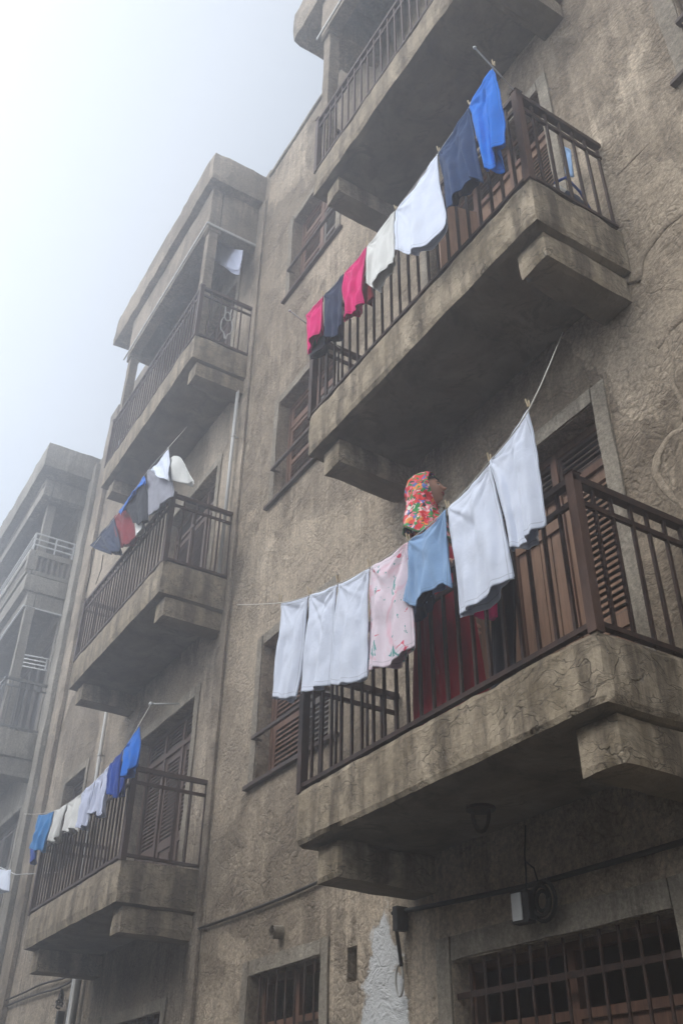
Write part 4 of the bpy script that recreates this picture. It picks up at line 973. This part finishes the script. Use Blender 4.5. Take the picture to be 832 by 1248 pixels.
def hood(u, v):
    """u runs round the opening (0 = chin, .5 = brow), v from the rim of the face to the back of the head"""
    ph = 2*PI*u; cu, su = -math.cos(ph), math.sin(ph)     # cu: +1 at brow, -1 under the chin
    t0 = 1.24-.34*max(0, cu)**2-.2*max(0, -cu); th = t0+(PI-t0)*v
    a = th+.05*math.sin(3*ph)
    rz = .165 if cu > 0 else .165; ry = .112
    ff = .128*math.cos(a)-.022; rr = math.sin(a)
    p = Vector((0,0,0))
    x = ff if ff > 0 else ff*1.22
    r = ry*rr*su*(1+.06*math.sin(5*ph+6*v)); z = rz*rr*cu*(1 if cu > 0 else 1.05)
    n = .006*noise.noise(Vector((u*14, v*7, 3)))+.010*math.sin(9*v+5*su)*v*(1-v)
    q_ = Hc+Fh*(x+.010)+Rh*r+Zh*(z+.006); d = (q_-Hc).normalized(); return q_+d*n
mb = MB(); mb.grid(hood, 72, 36, True)
ncx = Hc-Fv*.035
def cowl(u, v):
    a = 2*PI*u; ca, sa = math.cos(a), math.sin(a)          # ca: forward
    fr = [(.0, .114, .106, .0), (.2, .116, .112, -.10), (.42, .122, .130, -.18), (.7, .145, .165, -.27), (1, .172, .212, -.43)]
    for (t0, f0, r0, z0), (t1, f1, r1, z1) in zip(fr, fr[1:]):
        if v <= t1+1e-6:
            t = (v-t0)/(t1-t0); f_, r_, z_ = f0+(f1-f0)*t, r0+(r1-r0)*t, z0+(z1-z0)*t; break
    back = 1.10-.22*v if ca < 0 else (.74 if v < .3 else .74+.35*min(1, (v-.3)/.4))
    k = 1+.05*math.sin(7*a+5*v)*v+.035*math.sin(13*a-9*v+1)+.03*math.sin(26*v+2*a)*(.3+.7*max(0, ca))
    zz = z_+.12*max(0, -ca)*v-.02*max(0, ca)*v-.05*max(0, sa)*v-.015*math.sin(2*a+1)*v
    return ncx+Fv*(f_*ca*back*k)+Rv*(r_*sa*k)+Zv*zz
mb.grid(cowl, 80, 34, True)
o = build('headscarf', mb, sm, woman, smooth=True); md = o.modifiers.new('thickness', 'SOLIDIFY'); md.thickness = .003; md.offset = 1
# scarf edging and blouse
mb = MB(); mb.tube([cowl(k/40, .985)+Vector((0, 0, -.002)) for k in range(41)], .009, 6); build('scarf_edging', mb, M['green'], woman, smooth=True)
JB = [(at(0,0,1.02), (.165,.125)), (at(0,0,1.18), (.145,.112)), (at(-.02,0,1.36), (.185,.160)), (at(-.035,0,1.50), (.19,.165)), (at(-.03,0,1.585), (.15,.13)),
      (at(-.01,.14,1.505), .095), (at(-.01,-.14,1.505), .095), (shR.lerp(elR,.4), .072), (shL.lerp(elL,.4), .072)]
skin_obj('blouse', JB, [(0,1),(1,2),(2,3),(3,4),(3,5),(3,6),(5,7),(6,8)], M['orange'], woman)
for sh, el, wr in ((shR, elR, wrR), (shL, elL, wrL)):
    skin_obj('sleeve', [(sh.lerp(el, .4), .076), (sh.lerp(el, .65), .068), (el, .060), (el.lerp(wr, .5), .048), (el.lerp(wr, .92), .040)], [(0,1),(1,2),(2,3),(3,4)], M['pinksleeve'], woman)
# long crimson dress
wc = Vector((Hc.x+.05, 3.44, FZ))
def skirt(u, v):
    a = 2*PI*u; t = v; z = 1.28-(1.28-.04)*t
    sx = .150+.03*math.sin(min(1, t*3)*PI/2)+.075*t; sy = .118+.03*math.sin(min(1, t*3)*PI/2)+.05*t
    fold = (.030*math.sin(9*a+.6*math.sin(3*t))+.014*math.sin(17*a+2+t*2))*min(1, .1+t*1.2)
    c = wc+Vector((.06*t, -.0*t, 0)); k = 1+fold/.2
    y = math.sin(a)*sy*k
    p = c+Vector((math.cos(a)*sx*k, y, z)); p.y = max(p.y, 3.268+.004*math.sin(9*a)); return p
mb = MB(); mb.grid(skirt, 140, 50, True); build('dress', mb, M['dress'], woman, smooth=True)

# ------------------------------------------------------------------ haze
hz = MB(); hz.box(-45, 12, -14, 30, GZ-1.3, 17.5)
hm = bpy.data.materials.new('fog'); hm.use_nodes = True; nt = hm.node_tree; nt.nodes.clear()
out = nt.nodes.new('ShaderNodeOutputMaterial'); pv = nt.nodes.new('ShaderNodeVolumePrincipled')
pv.inputs['Color'].default_value = (.93, .955, 1, 1); pv.inputs['Density'].default_value = .026; pv.inputs['Anisotropy'].default_value = .8
nt.links.new(pv.outputs[0], out.inputs['Volume'])
build('haze', hz, hm, kind='stuff')

# ------------------------------------------------------------------ sky, sun
w = bpy.data.worlds.new('World'); sc.world = w; w.use_nodes = True; nt = w.node_tree; q = NB(nt)
bg = nt.nodes['Background']
sky = q.n('ShaderNodeTexSky', sky_type='NISHITA'); sky.sun_disc = False
EL, AZ = 47, 185
sky.sun_elevation = math.radians(EL); sky.sun_rotation = math.radians(AZ); sky.dust_density = 3; sky.air_density = 1.0
tc = q.n('ShaderNodeTexCoord'); cl = q.noise(tc.outputs['Generated'], 1.4, 5, .55, .4)
cloudc = q.mix(q.ramp(cl, [(.3, W3(0)), (.7, W3(1))]), (6.9, 7.6, 8.6), (7.8, 8.3, 9.0))
SD = (math.sin(math.radians(AZ))*math.cos(math.radians(EL)), math.cos(math.radians(AZ))*math.cos(math.radians(EL)), math.sin(math.radians(EL)))
dp = q.n('ShaderNodeVectorMath', operation='DOT_PRODUCT'); q.link(tc.outputs['Generated'], dp.inputs[0]); dp.inputs[1].default_value = SD
glow = q.math('ADD', .70, q.math('MULTIPLY', 2.0, q.math('POWER', q.math('MAXIMUM', dp.outputs['Value'], 0), 2)))   # cloud is brighter round the veiled sun
gm = q.n('ShaderNodeVectorMath', operation='SCALE'); q.link(q.mix(.93, sky.outputs[0], cloudc), gm.inputs[0]); q.link(glow, gm.inputs['Scale'])
sz = q.n('ShaderNodeSeparateXYZ'); q.link(tc.outputs['Generated'], sz.inputs[0])
el = q.n('ShaderNodeMapRange'); q.link(sz.outputs[2], el.inputs['Value'])                      # fog bank: brighter low down, duller overhead
for k_, v_ in (('From Min', .25), ('From Max', .92), ('To Min', 1.55), ('To Max', .74)): el.inputs[k_].default_value = v_
g2 = q.n('ShaderNodeVectorMath', operation='SCALE'); q.link(gm.outputs[0], g2.inputs[0]); q.link(el.outputs[0], g2.inputs['Scale'])
q.link(g2.outputs[0], bg.inputs['Color'])
bg.inputs['Strength'].default_value = .088
sd = bpy.data.lights.new('sun', 'SUN'); sd.energy = 1.5; sd.angle = math.radians(25); sd.color = (1, .96, .9)
so = bpy.data.objects.new('sun', sd); COL.objects.link(so)
d = Vector((math.sin(math.radians(AZ))*math.cos(math.radians(EL)), math.cos(math.radians(AZ))*math.cos(math.radians(EL)), math.sin(math.radians(EL))))
so.rotation_euler = d.to_track_quat('Z', 'Y').to_euler(); so.location = (0, -6, 20)

# ------------------------------------------------------------------ camera
cd = bpy.data.cameras.new('camera'); co_ = bpy.data.objects.new('camera', cd); COL.objects.link(co_); sc.camera = co_
cd.sensor_fit = 'VERTICAL'; cd.sensor_height = 36; cd.lens = 36*FPX/1248; cd.clip_end = 500; cd.clip_start = .05
co_.matrix_world = Matrix(((RC[0][0], -RC[1][0], -RC[2][0], 0), (RC[0][1], -RC[1][1], -RC[2][1], 0), (RC[0][2], -RC[1][2], -RC[2][2], 0), (0, 0, 0, 1)))
sc.view_settings.view_transform = 'Standard'; sc.view_settings.look = 'None'; sc.view_settings.exposure = .33; sc.view_settings.gamma = 1
sc.render.engine = 'CYCLES'; sc.cycles.volume_bounces = 2; sc.cycles.max_bounces = 8
